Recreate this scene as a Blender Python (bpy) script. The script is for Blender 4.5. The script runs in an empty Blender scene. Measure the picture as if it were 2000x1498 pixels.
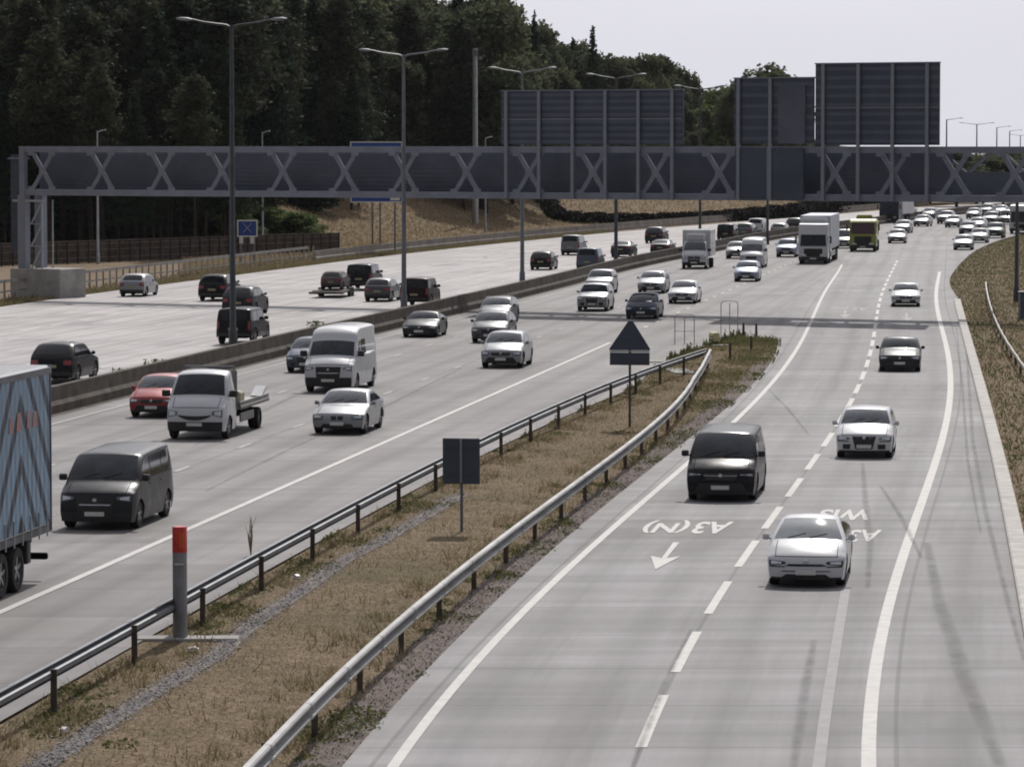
import bpy, math, random
import numpy as np
from mathutils import Vector, Matrix
R = math.radians
scene = bpy.context.scene

# ---------------------------------------------------------------- camera, sky, sun, exposure
CAM_H, FPX, CX, CY = 9.77, 7550.0, 1000.0, 749.0
PITCH = math.atan((CY - 285.0) / FPX)
cam_data = bpy.data.cameras.new('camera')
cam = bpy.data.objects.new('camera', cam_data)
scene.collection.objects.link(cam)
cam.location = (0, 0, CAM_H)
cam.rotation_euler = (math.pi / 2 - PITCH, 0, 0)
cam_data.sensor_width = 36
cam_data.lens = FPX / 2000 * 36
cam_data.clip_start = 1
cam_data.clip_end = 6000
scene.camera = cam

SUN_EL, SUN_AZ = R(44), R(9)
world = bpy.data.worlds.new('World'); scene.world = world
world.use_nodes = True
wt = world.node_tree; wt.nodes.clear()
sky = wt.nodes.new('ShaderNodeTexSky'); sky.sky_type = 'NISHITA'; sky.sun_disc = False
sky.sun_elevation = SUN_EL; sky.sun_rotation = SUN_AZ
sky.dust_density = 5.0; sky.air_density = 1.2; sky.ozone_density = 1.5
hs = wt.nodes.new('ShaderNodeHueSaturation'); hs.inputs['Saturation'].default_value = 0.30
gm = wt.nodes.new('ShaderNodeMix'); gm.data_type = 'RGBA'; gm.inputs[0].default_value = 0.7
# thin veil of high cloud over the blue, brighter towards the sun, duller behind the viewer
wc = wt.nodes.new('ShaderNodeTexCoord'); wd = wt.nodes.new('ShaderNodeVectorMath'); wd.operation = 'DOT_PRODUCT'
wd.inputs[1].default_value = (math.sin(SUN_AZ), math.cos(SUN_AZ), 0)
wt.links.new(wc.outputs['Generated'], wd.inputs[0])
wr = wt.nodes.new('ShaderNodeMapRange'); wr.inputs[1].default_value = -1; wr.inputs[2].default_value = 1; wr.inputs[3].default_value = 3.4; wr.inputs[4].default_value = 19.5
wt.links.new(wd.outputs['Value'], wr.inputs[0])
wv = wt.nodes.new('ShaderNodeVectorMath'); wv.operation = 'SCALE'; wv.inputs[0].default_value = (.97, .97, 1.07)
cn = wt.nodes.new('ShaderNodeTexNoise'); cn.inputs['Scale'].default_value = 3.5; cn.inputs['Detail'].default_value = 5; cn.inputs['Distortion'].default_value = .6
cm = wt.nodes.new('ShaderNodeMapping'); cm.inputs['Scale'].default_value = (1, 1, 6); wt.links.new(wc.outputs['Generated'], cm.inputs[0]); wt.links.new(cm.outputs[0], cn.inputs['Vector'])
cr = wt.nodes.new('ShaderNodeMapRange'); cr.inputs[1].default_value = .3; cr.inputs[2].default_value = .7; cr.inputs[3].default_value = .955; cr.inputs[4].default_value = 1.04; wt.links.new(cn.outputs[0], cr.inputs[0])
cx = wt.nodes.new('ShaderNodeMath'); cx.operation = 'MULTIPLY'; wt.links.new(wr.outputs[0], cx.inputs[0]); wt.links.new(cr.outputs[0], cx.inputs[1])
wt.links.new(cx.outputs[0], wv.inputs['Scale']); wt.links.new(wv.outputs[0], gm.inputs[7])
bg = wt.nodes.new('ShaderNodeBackground'); bg.inputs[1].default_value = 0.06
wo = wt.nodes.new('ShaderNodeOutputWorld')
wt.links.new(sky.outputs[0], hs.inputs['Color'])
wt.links.new(hs.outputs[0], gm.inputs[6])
wt.links.new(gm.outputs[2], bg.inputs[0])
wt.links.new(bg.outputs[0], wo.inputs[0])
sun_data = bpy.data.lights.new('sun', 'SUN')
sun_data.energy = 3.5; sun_data.angle = R(0.55); sun_data.color = (1.0, 0.955, 0.90)
sun = bpy.data.objects.new('sun', sun_data); scene.collection.objects.link(sun)
to_sun = Vector((math.sin(SUN_AZ) * math.cos(SUN_EL), math.cos(SUN_AZ) * math.cos(SUN_EL), math.sin(SUN_EL)))
sun.rotation_euler = to_sun.to_track_quat('Z', 'Y').to_euler()
scene.view_settings.view_transform = 'Standard'
scene.view_settings.look = 'None'
scene.view_settings.exposure = -0.2
scene.view_settings.gamma = 1
scene.cycles.filter_width = 1.9          # soft lens, as in the photograph

# ---------------------------------------------------------------- helpers
def at(x, y, z=0.0):
    "world point where the sight line through photo pixel (x, y) meets height z"
    u = (x - CX) / FPX; v = (CY - y) / FPX
    dx, dy, dz = u, math.cos(PITCH) + v * math.sin(PITCH), -math.sin(PITCH) + v * math.cos(PITCH)
    t = (z - CAM_H) / dz
    return Vector((dx * t, dy * t, z))
def atd(x, y, Y):
    "world point on the sight line through (x, y) at ground distance Y"
    u = (x - CX) / FPX; v = (CY - y) / FPX
    dx, dy, dz = u, math.cos(PITCH) + v * math.sin(PITCH), -math.sin(PITCH) + v * math.cos(PITCH)
    t = Y / dy
    return Vector((dx * t, Y, CAM_H + dz * t))
def curve_fit(pts, deg=3, z=0.0, lo=40, hi=900):
    P = [at(x, y, z) for x, y in pts]
    Y = np.array([p.y for p in P]); X = np.array([p.x for p in P])
    o = np.argsort(Y); Y = Y[o]; X = X[o]
    c = np.polyfit((Y - 200) / 100, X, deg, w=1 / Y)
    s0 = (X[1] - X[0]) / (Y[1] - Y[0]); s1 = (X[-1] - X[-2]) / (Y[-1] - Y[-2])
    y0, y1 = Y[0], Y[-1]
    def f(y):
        y = np.asarray(y, float)
        v = np.polyval(c, (np.clip(y, y0, y1) - 200) / 100)
        d = np.polyder(c)
        k0 = np.polyval(d, (y0 - 200) / 100) / 100; k1 = np.polyval(d, (y1 - 200) / 100) / 100
        return v + np.where(y < y0, (y - y0) * k0, 0) + np.where(y > y1, (y - y1) * k1, 0)
    return f
def seq(pts):
    "smooth interpolated curve X(Y) through world points"
    Y = np.array([p[0] for p in pts], float); X = np.array([p[1] for p in pts], float)
    def raw(y): 
        v = np.interp(y, Y, X)
        k0 = (X[1] - X[0]) / (Y[1] - Y[0]); k1 = (X[-1] - X[-2]) / (Y[-1] - Y[-2])
        return v + np.where(y < Y[0], (y - Y[0]) * k0, 0) + np.where(y > Y[-1], (y - Y[-1]) * k1, 0)
    def f(y):
        y = np.asarray(y, float); w = np.clip(y * 0.06, 5, 40)
        return sum(raw(y + w * k) * g for k, g in ((-1, .1), (-.66, .15), (-.33, .16), (0, .18), (.33, .16), (.66, .15), (1, .1)))
    return f

def tag(o, label=None, cat=None, group=None, kind=None):
    if label: o['label'] = label
    if cat: o['category'] = cat
    if group: o['group'] = group
    if kind: o['kind'] = kind
    return o
def link(name, data, parent=None):
    o = bpy.data.objects.new(name, data)
    scene.collection.objects.link(o)
    if parent is not None: o.parent = parent
    return o
def empty(name, loc=(0, 0, 0), rz=0.0):
    o = link(name, None); o.location = loc; o.rotation_euler = (0, 0, rz); o.empty_display_size = .3
    return o

class MB:
    def __init__(s): s.v = []; s.f = []
    def quad(s, a, b, c, d):
        n = len(s.v); s.v += [a, b, c, d]; s.f.append((n, n + 1, n + 2, n + 3))
    def box(s, x0, x1, y0, y1, z0, z1, bev=0.0):
        if bev > 0:
            b = min(bev, (x1 - x0) / 2.1, (y1 - y0) / 2.1, (z1 - z0) / 2.1)
            n = len(s.v); idx = {}
            def P(x, y, z):
                s.v.append((x, y, z)); return len(s.v) - 1
            xs = (x0, x1); ys = (y0, y1); zs = (z0, z1)
            for i in (0, 1):
                for j in (0, 1):
                    for k in (0, 1):
                        sx = b if i == 0 else -b; sy = b if j == 0 else -b; sz = b if k == 0 else -b
                        idx[i, j, k, 0] = P(xs[i], ys[j] + sy, zs[k] + sz)
                        idx[i, j, k, 1] = P(xs[i] + sx, ys[j], zs[k] + sz)
                        idx[i, j, k, 2] = P(xs[i] + sx, ys[j] + sy, zs[k])
            I = idx
            for i in (0, 1):
                q = [I[i, 0, 0, 0], I[i, 1, 0, 0], I[i, 1, 1, 0], I[i, 0, 1, 0]]; s.f.append(tuple(q if i else q[::-1]))
                q = [I[0, i, 0, 1], I[0, i, 1, 1], I[1, i, 1, 1], I[1, i, 0, 1]]; s.f.append(tuple(q if i else q[::-1]))
                q = [I[0, 0, i, 2], I[1, 0, i, 2], I[1, 1, i, 2], I[0, 1, i, 2]]; s.f.append(tuple(q if i else q[::-1]))
            for i in (0, 1):
                for j in (0, 1):
                    s.f.append((I[i, j, 0, 0], I[i, j, 0, 1], I[i, j, 1, 1], I[i, j, 1, 0]))
                    s.f.append((I[i, 0, j, 0], I[i, 0, j, 2], I[i, 1, j, 2], I[i, 1, j, 0]))
                    s.f.append((I[0, i, j, 1], I[0, i, j, 2], I[1, i, j, 2], I[1, i, j, 1]))
                    for k in (0, 1): s.f.append((I[i, j, k, 0], I[i, j, k, 1], I[i, j, k, 2]))
            return s
        n = len(s.v)
        s.v += [(x0, y0, z0), (x1, y0, z0), (x1, y1, z0), (x0, y1, z0), (x0, y0, z1), (x1, y0, z1), (x1, y1, z1), (x0, y1, z1)]
        for q in ((0, 3, 2, 1), (4, 5, 6, 7), (0, 1, 5, 4), (1, 2, 6, 5), (2, 3, 7, 6), (3, 0, 4, 7)):
            s.f.append(tuple(n + k for k in q))
        return s
    def bar(s, a, b, w, h, up=(0, 0, 1)):
        "rectangular bar from a to b"
        a = Vector(a); b = Vector(b); d = (b - a).normalized(); up = Vector(up)
        if abs(d.dot(up)) > .98: up = Vector((0, 1, 0))
        sd = d.cross(up).normalized(); u = sd.cross(d).normalized()
        n = len(s.v)
        for p in (a, b):
            for i, j in ((-1, -1), (1, -1), (1, 1), (-1, 1)):
                s.v.append(tuple(p + sd * (w / 2 * i) + u * (h / 2 * j)))
        for q in ((0, 1, 2, 3), (7, 6, 5, 4), (0, 4, 5, 1), (1, 5, 6, 2), (2, 6, 7, 3), (3, 7, 4, 0)):
            s.f.append(tuple(n + k for k in q))
        return s
    def tube(s, pts, r, seg=8, cap=True):
        pts = [Vector(p) for p in pts]
        rs = r if isinstance(r, (list, tuple)) else [r] * len(pts)
        n = len(s.v); prev = None
        for i, p in enumerate(pts):
            d = (pts[min(i + 1, len(pts) - 1)] - pts[max(i - 1, 0)]).normalized()
            ref = prev if prev is not None else (Vector((0, 0, 1)) if abs(d.z) < .9 else Vector((1, 0, 0)))
            sd = d.cross(ref).normalized(); u = sd.cross(d).normalized(); prev = u
            for k in range(seg):
                a = 2 * math.pi * k / seg
                s.v.append(tuple(p + sd * math.cos(a) * rs[i] + u * math.sin(a) * rs[i]))
        for i in range(len(pts) - 1):
            for k in range(seg):
                a, b = n + i * seg + k, n + i * seg + (k + 1) % seg
                s.f.append((a, b, b + seg, a + seg))
        if cap:
            s.f.append(tuple(n + k for k in range(seg))[::-1])
            s.f.append(tuple(n + (len(pts) - 1) * seg + k for k in range(seg)))
        return s
    def prism(s, poly, y0, y1):
        "polygon in x,z extruded along y"
        n = len(s.v); m = len(poly)
        s.v += [(x, y0, z) for x, z in poly] + [(x, y1, z) for x, z in poly]
        s.f.append(tuple(n + k for k in range(m))); s.f.append(tuple(n + m + k for k in range(m))[::-1])
        for k in range(m):
            a, b = n + k, n + (k + 1) % m
            s.f.append((a, a + m, b + m, b))
        return s
    def grid(s, rows):
        n = len(s.v); m = len(rows[0])
        for r_ in rows: s.v += [tuple(p) for p in r_]
        for i in range(len(rows) - 1):
            for j in range(m - 1):
                a = n + i * m + j
                s.f.append((a, a + 1, a + m + 1, a + m))
        return s
    def mesh(s, name, material, smooth=None):
        me = bpy.data.meshes.new(name)
        me.from_pydata([tuple(p) for p in s.v], [], s.f)
        if material: me.materials.append(material)
        if smooth:
            me.polygons.foreach_set('use_smooth', [True] * len(me.polygons))
            me.set_sharp_from_angle(angle=R(smooth))
        me.update()
        return me
    def build(s, name, material, parent=None, smooth=None):
        return link(name, s.mesh(name, material, smooth), parent)

# ---------------------------------------------------------------- materials
MATS = {}
def nodes_of(name):
    m = bpy.data.materials.new(name); m.use_nodes = True
    nt = m.node_tree; b = nt.nodes['Principled BSDF']
    return m, nt, b
def noise(nt, scale, detail=4, rough=.55, coord=None, dist=0):
    n = nt.nodes.new('ShaderNodeTexNoise'); n.inputs['Scale'].default_value = scale
    n.inputs['Detail'].default_value = detail; n.inputs['Roughness'].default_value = rough
    n.inputs['Distortion'].default_value = dist
    if coord is not None: nt.links.new(coord, n.inputs['Vector'])
    return n.outputs[0]
def ramp(nt, fac, stops, interp='LINEAR'):
    r = nt.nodes.new('ShaderNodeValToRGB'); r.color_ramp.interpolation = interp
    el = r.color_ramp.elements
    while len(el) < len(stops): el.new(.5)
    for e, (p, c) in zip(el, stops):
        e.position = p; e.color = (*c, 1) if len(c) == 3 else c
    nt.links.new(fac, r.inputs[0]); return r.outputs[0]
def g3(v): return (v, v, v)
def math_n(nt, op, a, b=None, c=None):
    n = nt.nodes.new('ShaderNodeMath'); n.operation = op
    for i, q in enumerate((a, b, c)):
        if q is None: continue
        if isinstance(q, (int, float)): n.inputs[i].default_value = q
        else: nt.links.new(q, n.inputs[i])
    return n.outputs[0]
def mixc(nt, f, a, b, mode='MIX'):
    n = nt.nodes.new('ShaderNodeMix'); n.data_type = 'RGBA'; n.blend_type = mode
    for sock, q in ((n.inputs[0], f), (n.inputs[6], a), (n.inputs[7], b)):
        if isinstance(q, (int, float)): sock.default_value = q
        elif isinstance(q, tuple): sock.default_value = (*q, 1) if len(q) == 3 else q
        else: nt.links.new(q, sock)
    return n.outputs[2]
def bump(nt, b, h, strength=.3, dist=.05):
    n = nt.nodes.new('ShaderNodeBump'); n.inputs['Strength'].default_value = strength; n.inputs['Distance'].default_value = dist
    nt.links.new(h, n.inputs['Height']); nt.links.new(n.outputs[0], b.inputs['Normal'])
def simple(name, col, rough=.6, metal=0.0, var=.15, scale=3.0, spec=.5, bmp=0, coat=0):
    if name in MATS: return MATS[name]
    m, nt, b = nodes_of(name)
    tc = nt.nodes.new('ShaderNodeTexCoord').outputs['Object']
    n = noise(nt, scale, 5, .6, tc)
    lo = tuple(c * (1 - var) for c in col); hi = tuple(min(1, c * (1 + var)) for c in col)
    c = ramp(nt, n, [(.3, lo), (.7, hi)])
    nt.links.new(c, b.inputs['Base Color'])
    b.inputs['Roughness'].default_value = rough; b.inputs['Metallic'].default_value = metal
    b.inputs['Specular IOR Level'].default_value = spec; b.inputs['Coat Weight'].default_value = coat
    if bmp: bump(nt, b, noise(nt, scale * 8, 4, .6, tc), bmp, .02)
    MATS[name] = m; return m
def paint(name, col, metal=.35, rough=.28):
    if name in MATS: return MATS[name]
    m, nt, b = nodes_of(name)
    tc = nt.nodes.new('ShaderNodeTexCoord').outputs['Object']
    n = noise(nt, 2.2, 5, .65, tc)
    # road film: slightly duller and dustier in blotches
    lum = sum(col) / 3; dust = (.25, .23, .20)
    f = ramp(nt, n, [(.5, g3(0)), (.85, g3(.14 if lum > .3 else .05))])
    nt.links.new(mixc(nt, f, col, dust), b.inputs['Base Color'])
    nt.links.new(ramp(nt, n, [(.3, g3(rough)), (.8, g3(rough + .2))]), b.inputs['Roughness'])
    b.inputs['Metallic'].default_value = metal
    b.inputs['Coat Weight'].default_value = .5 if lum > .05 else .12; b.inputs['Coat Roughness'].default_value = .06
    if lum < .05: b.inputs['Specular IOR Level'].default_value = .2
    MATS[name] = m; return m

def glass_mat(name, lo, hi, coat=.5, spec=1.0):
    "tinted car glass: mottled base colour imitates cabin and painted-in reflections, strong sky reflection"
    m, nt, b = nodes_of(name); tc = nt.nodes.new('ShaderNodeTexCoord').outputs['Object']
    n = noise(nt, 1.7, 2, .5, tc); c = ramp(nt, n, [(.36, lo), (.52, tuple((p + q) / 2 for p, q in zip(lo, hi))), (.66, hi)])
    nt.links.new(c, b.inputs['Base Color']); b.inputs['Roughness'].default_value = .06; b.inputs['Specular IOR Level'].default_value = spec
    b.inputs['IOR'].default_value = 1.5; b.inputs['Coat Weight'].default_value = coat; b.inputs['Coat Roughness'].default_value = .02
    MATS[name] = m; return m
glass = glass_mat('glass', (.004, .007, .012), (.020, .028, .040), .0, .5)
glass_mid = glass_mat('windscreen_glass', (.016, .022, .030), (.065, .080, .100), .25, .7)
glass_dark = glass_mat('privacy_glass', (.004, .005, .006), (.012, .015, .018), .0, .45)
glass_pale = glass_mat('glass_pale', (.045, .06, .068), (.12, .145, .16))
tyre_m = simple('tyre', (.016, .016, .017), .85, 0, .25, 6)
rim_m = simple('rim', (.32, .32, .33), .35, .8, .2, 6)
rim_dark = simple('rim_dark', (.05, .05, .055), .4, .6, .2, 6)
black_pl = simple('black_plastic', (.018, .018, .02), .55, 0, .25, 4)
under_m = simple('underbody', (.008, .008, .008), .9, 0, .2, 4, .1)
lamp_m = simple('headlamp', (.55, .58, .62), .12, .3, .25, 14, .8, 0, 1)
tail_m = simple('tail_lamp', (.22, .012, .012), .2, 0, .2, 8, .6, 0, 1)
plate_w = simple('plate_white', (.62, .62, .60), .5, 0, .08, 12)
plate_y = simple('plate_rear', (.30, .27, .16), .5, 0, .08, 12)
chrome = simple('chrome', (.55, .56, .58), .2, .9, .1, 6)
galv = simple('galvanised_steel', (.36, .37, .38), .42, .55, .2, 2.5, .5, .1)
galv_dark = simple('weathered_steel', (.15, .16, .175), .5, .4, .3, 1.2, .5, .1)
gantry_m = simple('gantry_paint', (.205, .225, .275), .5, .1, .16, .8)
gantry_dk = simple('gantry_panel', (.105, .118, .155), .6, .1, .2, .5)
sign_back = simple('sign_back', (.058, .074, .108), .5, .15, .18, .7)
sign_rib = simple('sign_rib', (.24, .26, .30), .45, .4, .1, 2)
conc = simple('concrete', (.34, .33, .31), .9, 0, .22, 1.3, .3, .2)
conc_dark = simple('dark_concrete', (.105, .092, .078), .95, 0, .4, 1.1, .2, .3)  # dark tone carries the shade of the median wall's near face
rust_m = simple('rusty_post', (.085, .070, .058), .8, .2, .4, 4)
steel_dark = simple('dark_column', (.055, .06, .065), .5, .3, .25, 2)
timber = simple('timber_fence', (.080, .062, .050), .9, 0, .5, 1.3, .2, .3)
# ---------------------------------------------------------------- road alignment (world X as a function of Y)
def sstep(a, b, x):
    t = np.clip((np.asarray(x, float) - a) / (b - a), 0, 1); return t * t * (3 - 2 * t)
kerb_f = curve_fit([(2000,1225),(1970,1114),(1955,960),(1925,851),(1902,752),(1881,665),(1865,597)], 3)
slip_r = curve_fit([(1695,1498),(1726,1250),(1749,1125),(1775,1050),(1805,952),(1835,881),(1854,825),(1857,772),(1853,721),(1841,654),(1830,574),(1832,545)], 5)
dash_f = curve_fit([(1250,1460),(1322,1315),(1383,1200),(1442,1105),(1492,1030),(1540,968),(1580,912),(1667,784),(1690,721),(1702,665),(1713,616),(1723,577),(1734,546)], 5)
slip_l = curve_fit([(763,1498),(900,1337),(1040,1176),(1145,1074),(1250,983),(1433,830),(1524,728),(1576,644),(1590,612),(1636,535),(1643,518)], 5)
gore_r = curve_fit([(665,1498),(753,1400),(900,1239),(1124,1032),(1190,980),(1370,840),(1447,777),(1482,728),(1522,665)], 3)
main_l = curve_fit([(0,1200),(330,1050),(700,880),(950,770),(1190,680)], 1)
railL_f = curve_fit([(0,1361),(98,1305),(259,1221),(399,1144),(511,1085),(612,1025),(700,983),(941,862),(1050,813),(1088,795),(1141,771),(1176,750),(1260,725),(1309,711),(1378,684)], 3, .72)
railR_f = curve_fit([(550,1424),(690,1295),(830,1165),(970,1053),(1075,983),(1186,897),(1260,841),(1316,788),(1352,742)], 3, .72)
edge_f0 = seq([(200,23.4),(238,27.8),(255,29.2),(280,31.5),(321,37.2),(360,43),(399,50),(434,57.5),(527,82),(590,101),(641,119),(700,143),(800,190),(900,245)])
def edge_f(y): y = np.asarray(y, float); return np.where(y < 225, kerb_f(y) + .02, (kerb_f(y) + .02) * (1 - sstep(225, 250, y)) + edge_f0(y) * sstep(225, 250, y))
med_f = seq([(60,-28.9),(140.5,-16.65),(182,-10.3),(220.8,-3.86),(248,.49),(274,4.6),(302,8.6),(328,13.2),(360,19.3),(399,26.3),(434,34),(527,57),(590,75),(641,91),(700,114),(800,158),(900,212)])
far_f = seq([(60,-55),(150,-43.3),(235,-31.1),(252,-28.5),(290,-21.4),(332,-13.6),(371,-5.3),(407,3.6),(442,12.4),(461,18),(527,38.5),(590,57),(641,72.5),(700,94),(800,136),(900,190)])
def main_edge(y): return railL_f(y) - 0.55 - 2.4 * sstep(152, 182, y)     # paved edge beside the left guardrail
GORE_Y = at(1522, 662).y                       # nose where the two carriageways join

# ---------------------------------------------------------------- terrain
def sstep(a, b, x):
    t = np.clip((np.asarray(x, float) - a) / (b - a), 0, 1); return t * t * (3 - 2 * t)
def ground_z(X, Y):
    X = np.asarray(X, float); Y = np.asarray(Y, float)
    q = far_f(Y) - X                                    # metres left of the far carriageway
    a = X / np.maximum(Y, 1)
    hill = 6.6 * sstep(7, 38, q) * sstep(335, 395, Y) * sstep(-.082, -.055, a) * (1 - .35 * sstep(.05, .12, a))
    hill = hill * (1 - sstep(.070, .10, a)) + .8 * sstep(25, 80, q)
    p = X - edge_f(Y)
    bank = np.clip(p - 3.5, 0, 40) * .085 * sstep(60, 110, Y)
    roll = .05 * np.sin(X * .9 + Y * .31) * np.sin(Y * .47 - X * .2)
    onroad = sstep(0.0, 1.5, q) + sstep(.3, 2, p)
    gore = (X > main_edge(Y)) & (X < gore_r(Y)) & (Y < GORE_Y)
    mound = .0
    return -.06 + hill + bank + roll * np.clip(onroad, 0, 1) * .6 + np.where(gore, .03, 0)
def gz(x, y): return float(ground_z(x, y))

def grid_mesh(name, xs, ys, fz, material, uvf=None):
    XX, YY = np.meshgrid(xs, ys); ZZ = fz(XX, YY)
    v = np.stack([XX, YY, ZZ], -1).reshape(-1, 3)
    nx, ny = len(xs), len(ys)
    i = np.arange(ny - 1)[:, None] * nx + np.arange(nx - 1)[None, :]
    f = np.stack([i, i + 1, i + nx + 1, i + nx], -1).reshape(-1, 4)
    me = bpy.data.meshes.new(name); me.from_pydata(v.tolist(), [], f.tolist())
    me.materials.append(material); me.polygons.foreach_set('use_smooth', [True] * len(me.polygons)); me.update()
    return link(name, me)

# ground material
m, nt, b = nodes_of('dry_ground')
geo = nt.nodes.new('ShaderNodeNewGeometry').outputs['Position']
n1 = noise(nt, .22, 6, .6, geo); n2 = noise(nt, 1.6, 6, .7, geo); n3 = noise(nt, 9, 4, .7, geo)
c1 = ramp(nt, n1, [(.32, (.100, .098, .040)), (.46, (.24, .175, .115)), (.6, (.30, .215, .145)), (.72, (.125, .125, .052))])
c2 = ramp(nt, n2, [(.3, (.11, .085, .056)), (.5, (.25, .19, .125)), (.68, (.38, .295, .20))])
cc = mixc(nt, .5, c1, c2); cc = mixc(nt, ramp(nt, n3, [(.35, g3(.75)), (.65, g3(0))]), cc, (.075, .055, .03), 'MIX')
nt.links.new(cc, b.inputs['Base Color']); b.inputs['Roughness'].default_value = .95; b.inputs['Specular IOR Level'].default_value = .15
bump(nt, b, n3, .6, .12)
ground_m = m
xs = np.unique(np.concatenate([np.arange(-700, -100, 25), np.arange(-100, 140, 1.6), np.arange(140, 420, 6), np.arange(420, 1700, 60)]))
ys = np.unique(np.concatenate([np.arange(30, 470, 2.2), np.arange(470, 1000, 8), np.arange(1000, 4200, 80)]))
tag(grid_mesh('ground', xs, ys, ground_z, ground_m), kind='structure')

# concrete carriageway material: u = metres across, v = metres along
def road_mat(name, lane_w, base=(.33, .315, .30), slab=5.0, dark=1.0, seed=0.0, band=.5):
    m, nt, b = nodes_of(name)
    uv = nt.nodes.new('ShaderNodeUVMap').outputs[0]
    sp = nt.nodes.new('ShaderNodeSeparateXYZ'); nt.links.new(uv, sp.inputs[0])
    U, V = sp.outputs[0], sp.outputs[1]
    def stretched(su, sv, sc, det=4, r=.6):
        mp = nt.nodes.new('ShaderNodeMapping'); mp.inputs['Scale'].default_value = (su, sv, 1); mp.inputs['Location'].default_value = (seed * 7, seed * 3, 0)
        nt.links.new(uv, mp.inputs[0]); return noise(nt, sc, det, r, mp.outputs[0])
    blot = stretched(1, .30, .33, 6, .68)          # large blotches
    streak = stretched(1, .02, 2.2, 5, .7)         # long streaks along the lanes
    fine = stretched(1, 1, 22, 5, .8)
    brush = stretched(.09, 1, .85, 2, .5)         # brushed texture across the slab
    # slab index -> tone
    si = math_n(nt, 'FLOOR', math_n(nt, 'DIVIDE', V, slab))
    li = math_n(nt, 'FLOOR', math_n(nt, 'DIVIDE', U, lane_w))
    cmb = nt.nodes.new('ShaderNodeCombineXYZ'); nt.links.new(si, cmb.inputs[0]); nt.links.new(li, cmb.inputs[1]); cmb.inputs[2].default_value = seed
    wn = nt.nodes.new('ShaderNodeTexWhiteNoise'); wn.noise_dimensions = '3D'; nt.links.new(cmb.outputs[0], wn.inputs['Vector'])
    tone = math_n(nt, 'MULTIPLY_ADD', wn.outputs[0], .25, .86)
    tone = math_n(nt, 'MULTIPLY', tone, ramp(nt, blot, [(.3, g3(.80)), (.7, g3(1.12))]))
    tone = math_n(nt, 'MULTIPLY', tone, ramp(nt, streak, [(.3, g3(.86)), (.7, g3(1.07))]))
    tone = math_n(nt, 'MULTIPLY', tone, ramp(nt, fine, [(.3, g3(.88)), (.7, g3(1.09))]))
    tone = math_n(nt, 'MULTIPLY', tone, ramp(nt, brush, [(.3, g3(1 - .16 * band)), (.7, g3(1 + .1 * band))]))
    # wheel paths: two soft dark tracks per lane
    fr = math_n(nt, 'FRACT', math_n(nt, 'DIVIDE', U, lane_w))
    tr = math_n(nt, 'ABSOLUTE', math_n(nt, 'SUBTRACT', math_n(nt, 'ABSOLUTE', math_n(nt, 'SUBTRACT', fr, .5)), .23))
    trm = ramp(nt, tr, [(.0, g3(1 - .20 * dark)), (.13, g3(1.0))])
    tone = math_n(nt, 'MULTIPLY', tone, trm)
    # joints
    jv = math_n(nt, 'ABSOLUTE', math_n(nt, 'SUBTRACT', math_n(nt, 'FRACT', math_n(nt, 'DIVIDE', V, slab)), .5))
    jm = ramp(nt, jv, [(.490, g3(1)), (.4945, g3(.58))])
    ju = math_n(nt, 'ABSOLUTE', math_n(nt, 'SUBTRACT', fr, .5))
    um = ramp(nt, ju, [(.488, g3(1)), (.4925, g3(.62))])
    tone = math_n(nt, 'MULTIPLY', math_n(nt, 'MULTIPLY', tone, jm), um)
    # oil / tar repairs
    patch = math_n(nt, 'MULTIPLY', ramp(nt, stretched(.6, .12, .55, 3, .5), [(.60, g3(1)), (.66, g3(.80))]), ramp(nt, stretched(.9, .035, 1.1, 4, .6), [(.56, g3(1)), (.70, g3(.78))]))
    tone = math_n(nt, 'MULTIPLY', tone, patch)
    col = mixc(nt, ramp(nt, blot, [(.35, g3(0)), (.7, g3(1))]), base, (base[0] * .98, base[1] * 1.0, base[2] * 1.04))
    vm = nt.nodes.new('ShaderNodeVectorMath'); vm.operation = 'SCALE'
    nt.links.new(col, vm.inputs[0]); nt.links.new(tone, vm.inputs['Scale'])
    nt.links.new(vm.outputs[0], b.inputs['Base Color'])
    b.inputs['Roughness'].default_value = .72; b.inputs['Specular IOR Level'].default_value = .35
    bump(nt, b, brush, .25, .02)
    return m
def ribbon(name, fl, fr_, y0, y1, z, material, uref, step=2.0, nx=6, kind='structure', drop=0):
    ys = np.concatenate([np.arange(y0, min(y1, 460), step), np.arange(max(y0, min(y1, 460)), y1, step * 3), [y1]])
    ys = np.unique(ys)
    L = fl(ys); Rr = fr_(ys); ref = uref(ys)
    v = []; uvs = []
    for k in range(nx + 1):
        t = k / nx; X = L * (1 - t) + Rr * t
        v.append(np.stack([X, ys, np.full_like(ys, z)], -1)); uvs.append(np.stack([X - ref, ys], -1))
    v = np.stack(v, 1).reshape(-1, 3); uvs = np.stack(uvs, 1).reshape(-1, 2)
    n = nx + 1
    i = np.arange(len(ys) - 1)[:, None] * n + np.arange(nx)[None, :]
    f = np.stack([i, i + 1, i + n + 1, i + n], -1).reshape(-1, 4)
    me = bpy.data.meshes.new(name); me.from_pydata(v.tolist(), [], f.tolist())
    ul = me.uv_layers.new(name='UVMap'); ul.data.foreach_set('uv', uvs[f.reshape(-1)].reshape(-1).astype(np.float32))
    me.materials.append(material); me.update()
    return tag(link(name, me), kind=kind)
LW = 4.3
mat_main = road_mat('concrete_main', LW, (.212, .198, .193), 5.0, 1.5, 1.0, .9)
mat_far = road_mat('concrete_far', 3.9, (.41, .383, .372), 5.0, 1.0, 4.0, .7)
mat_slip = road_mat('concrete_slip', 4.15, (.226, .216, .218), 4.8, 1.2, 2.0, 1.5)
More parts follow.
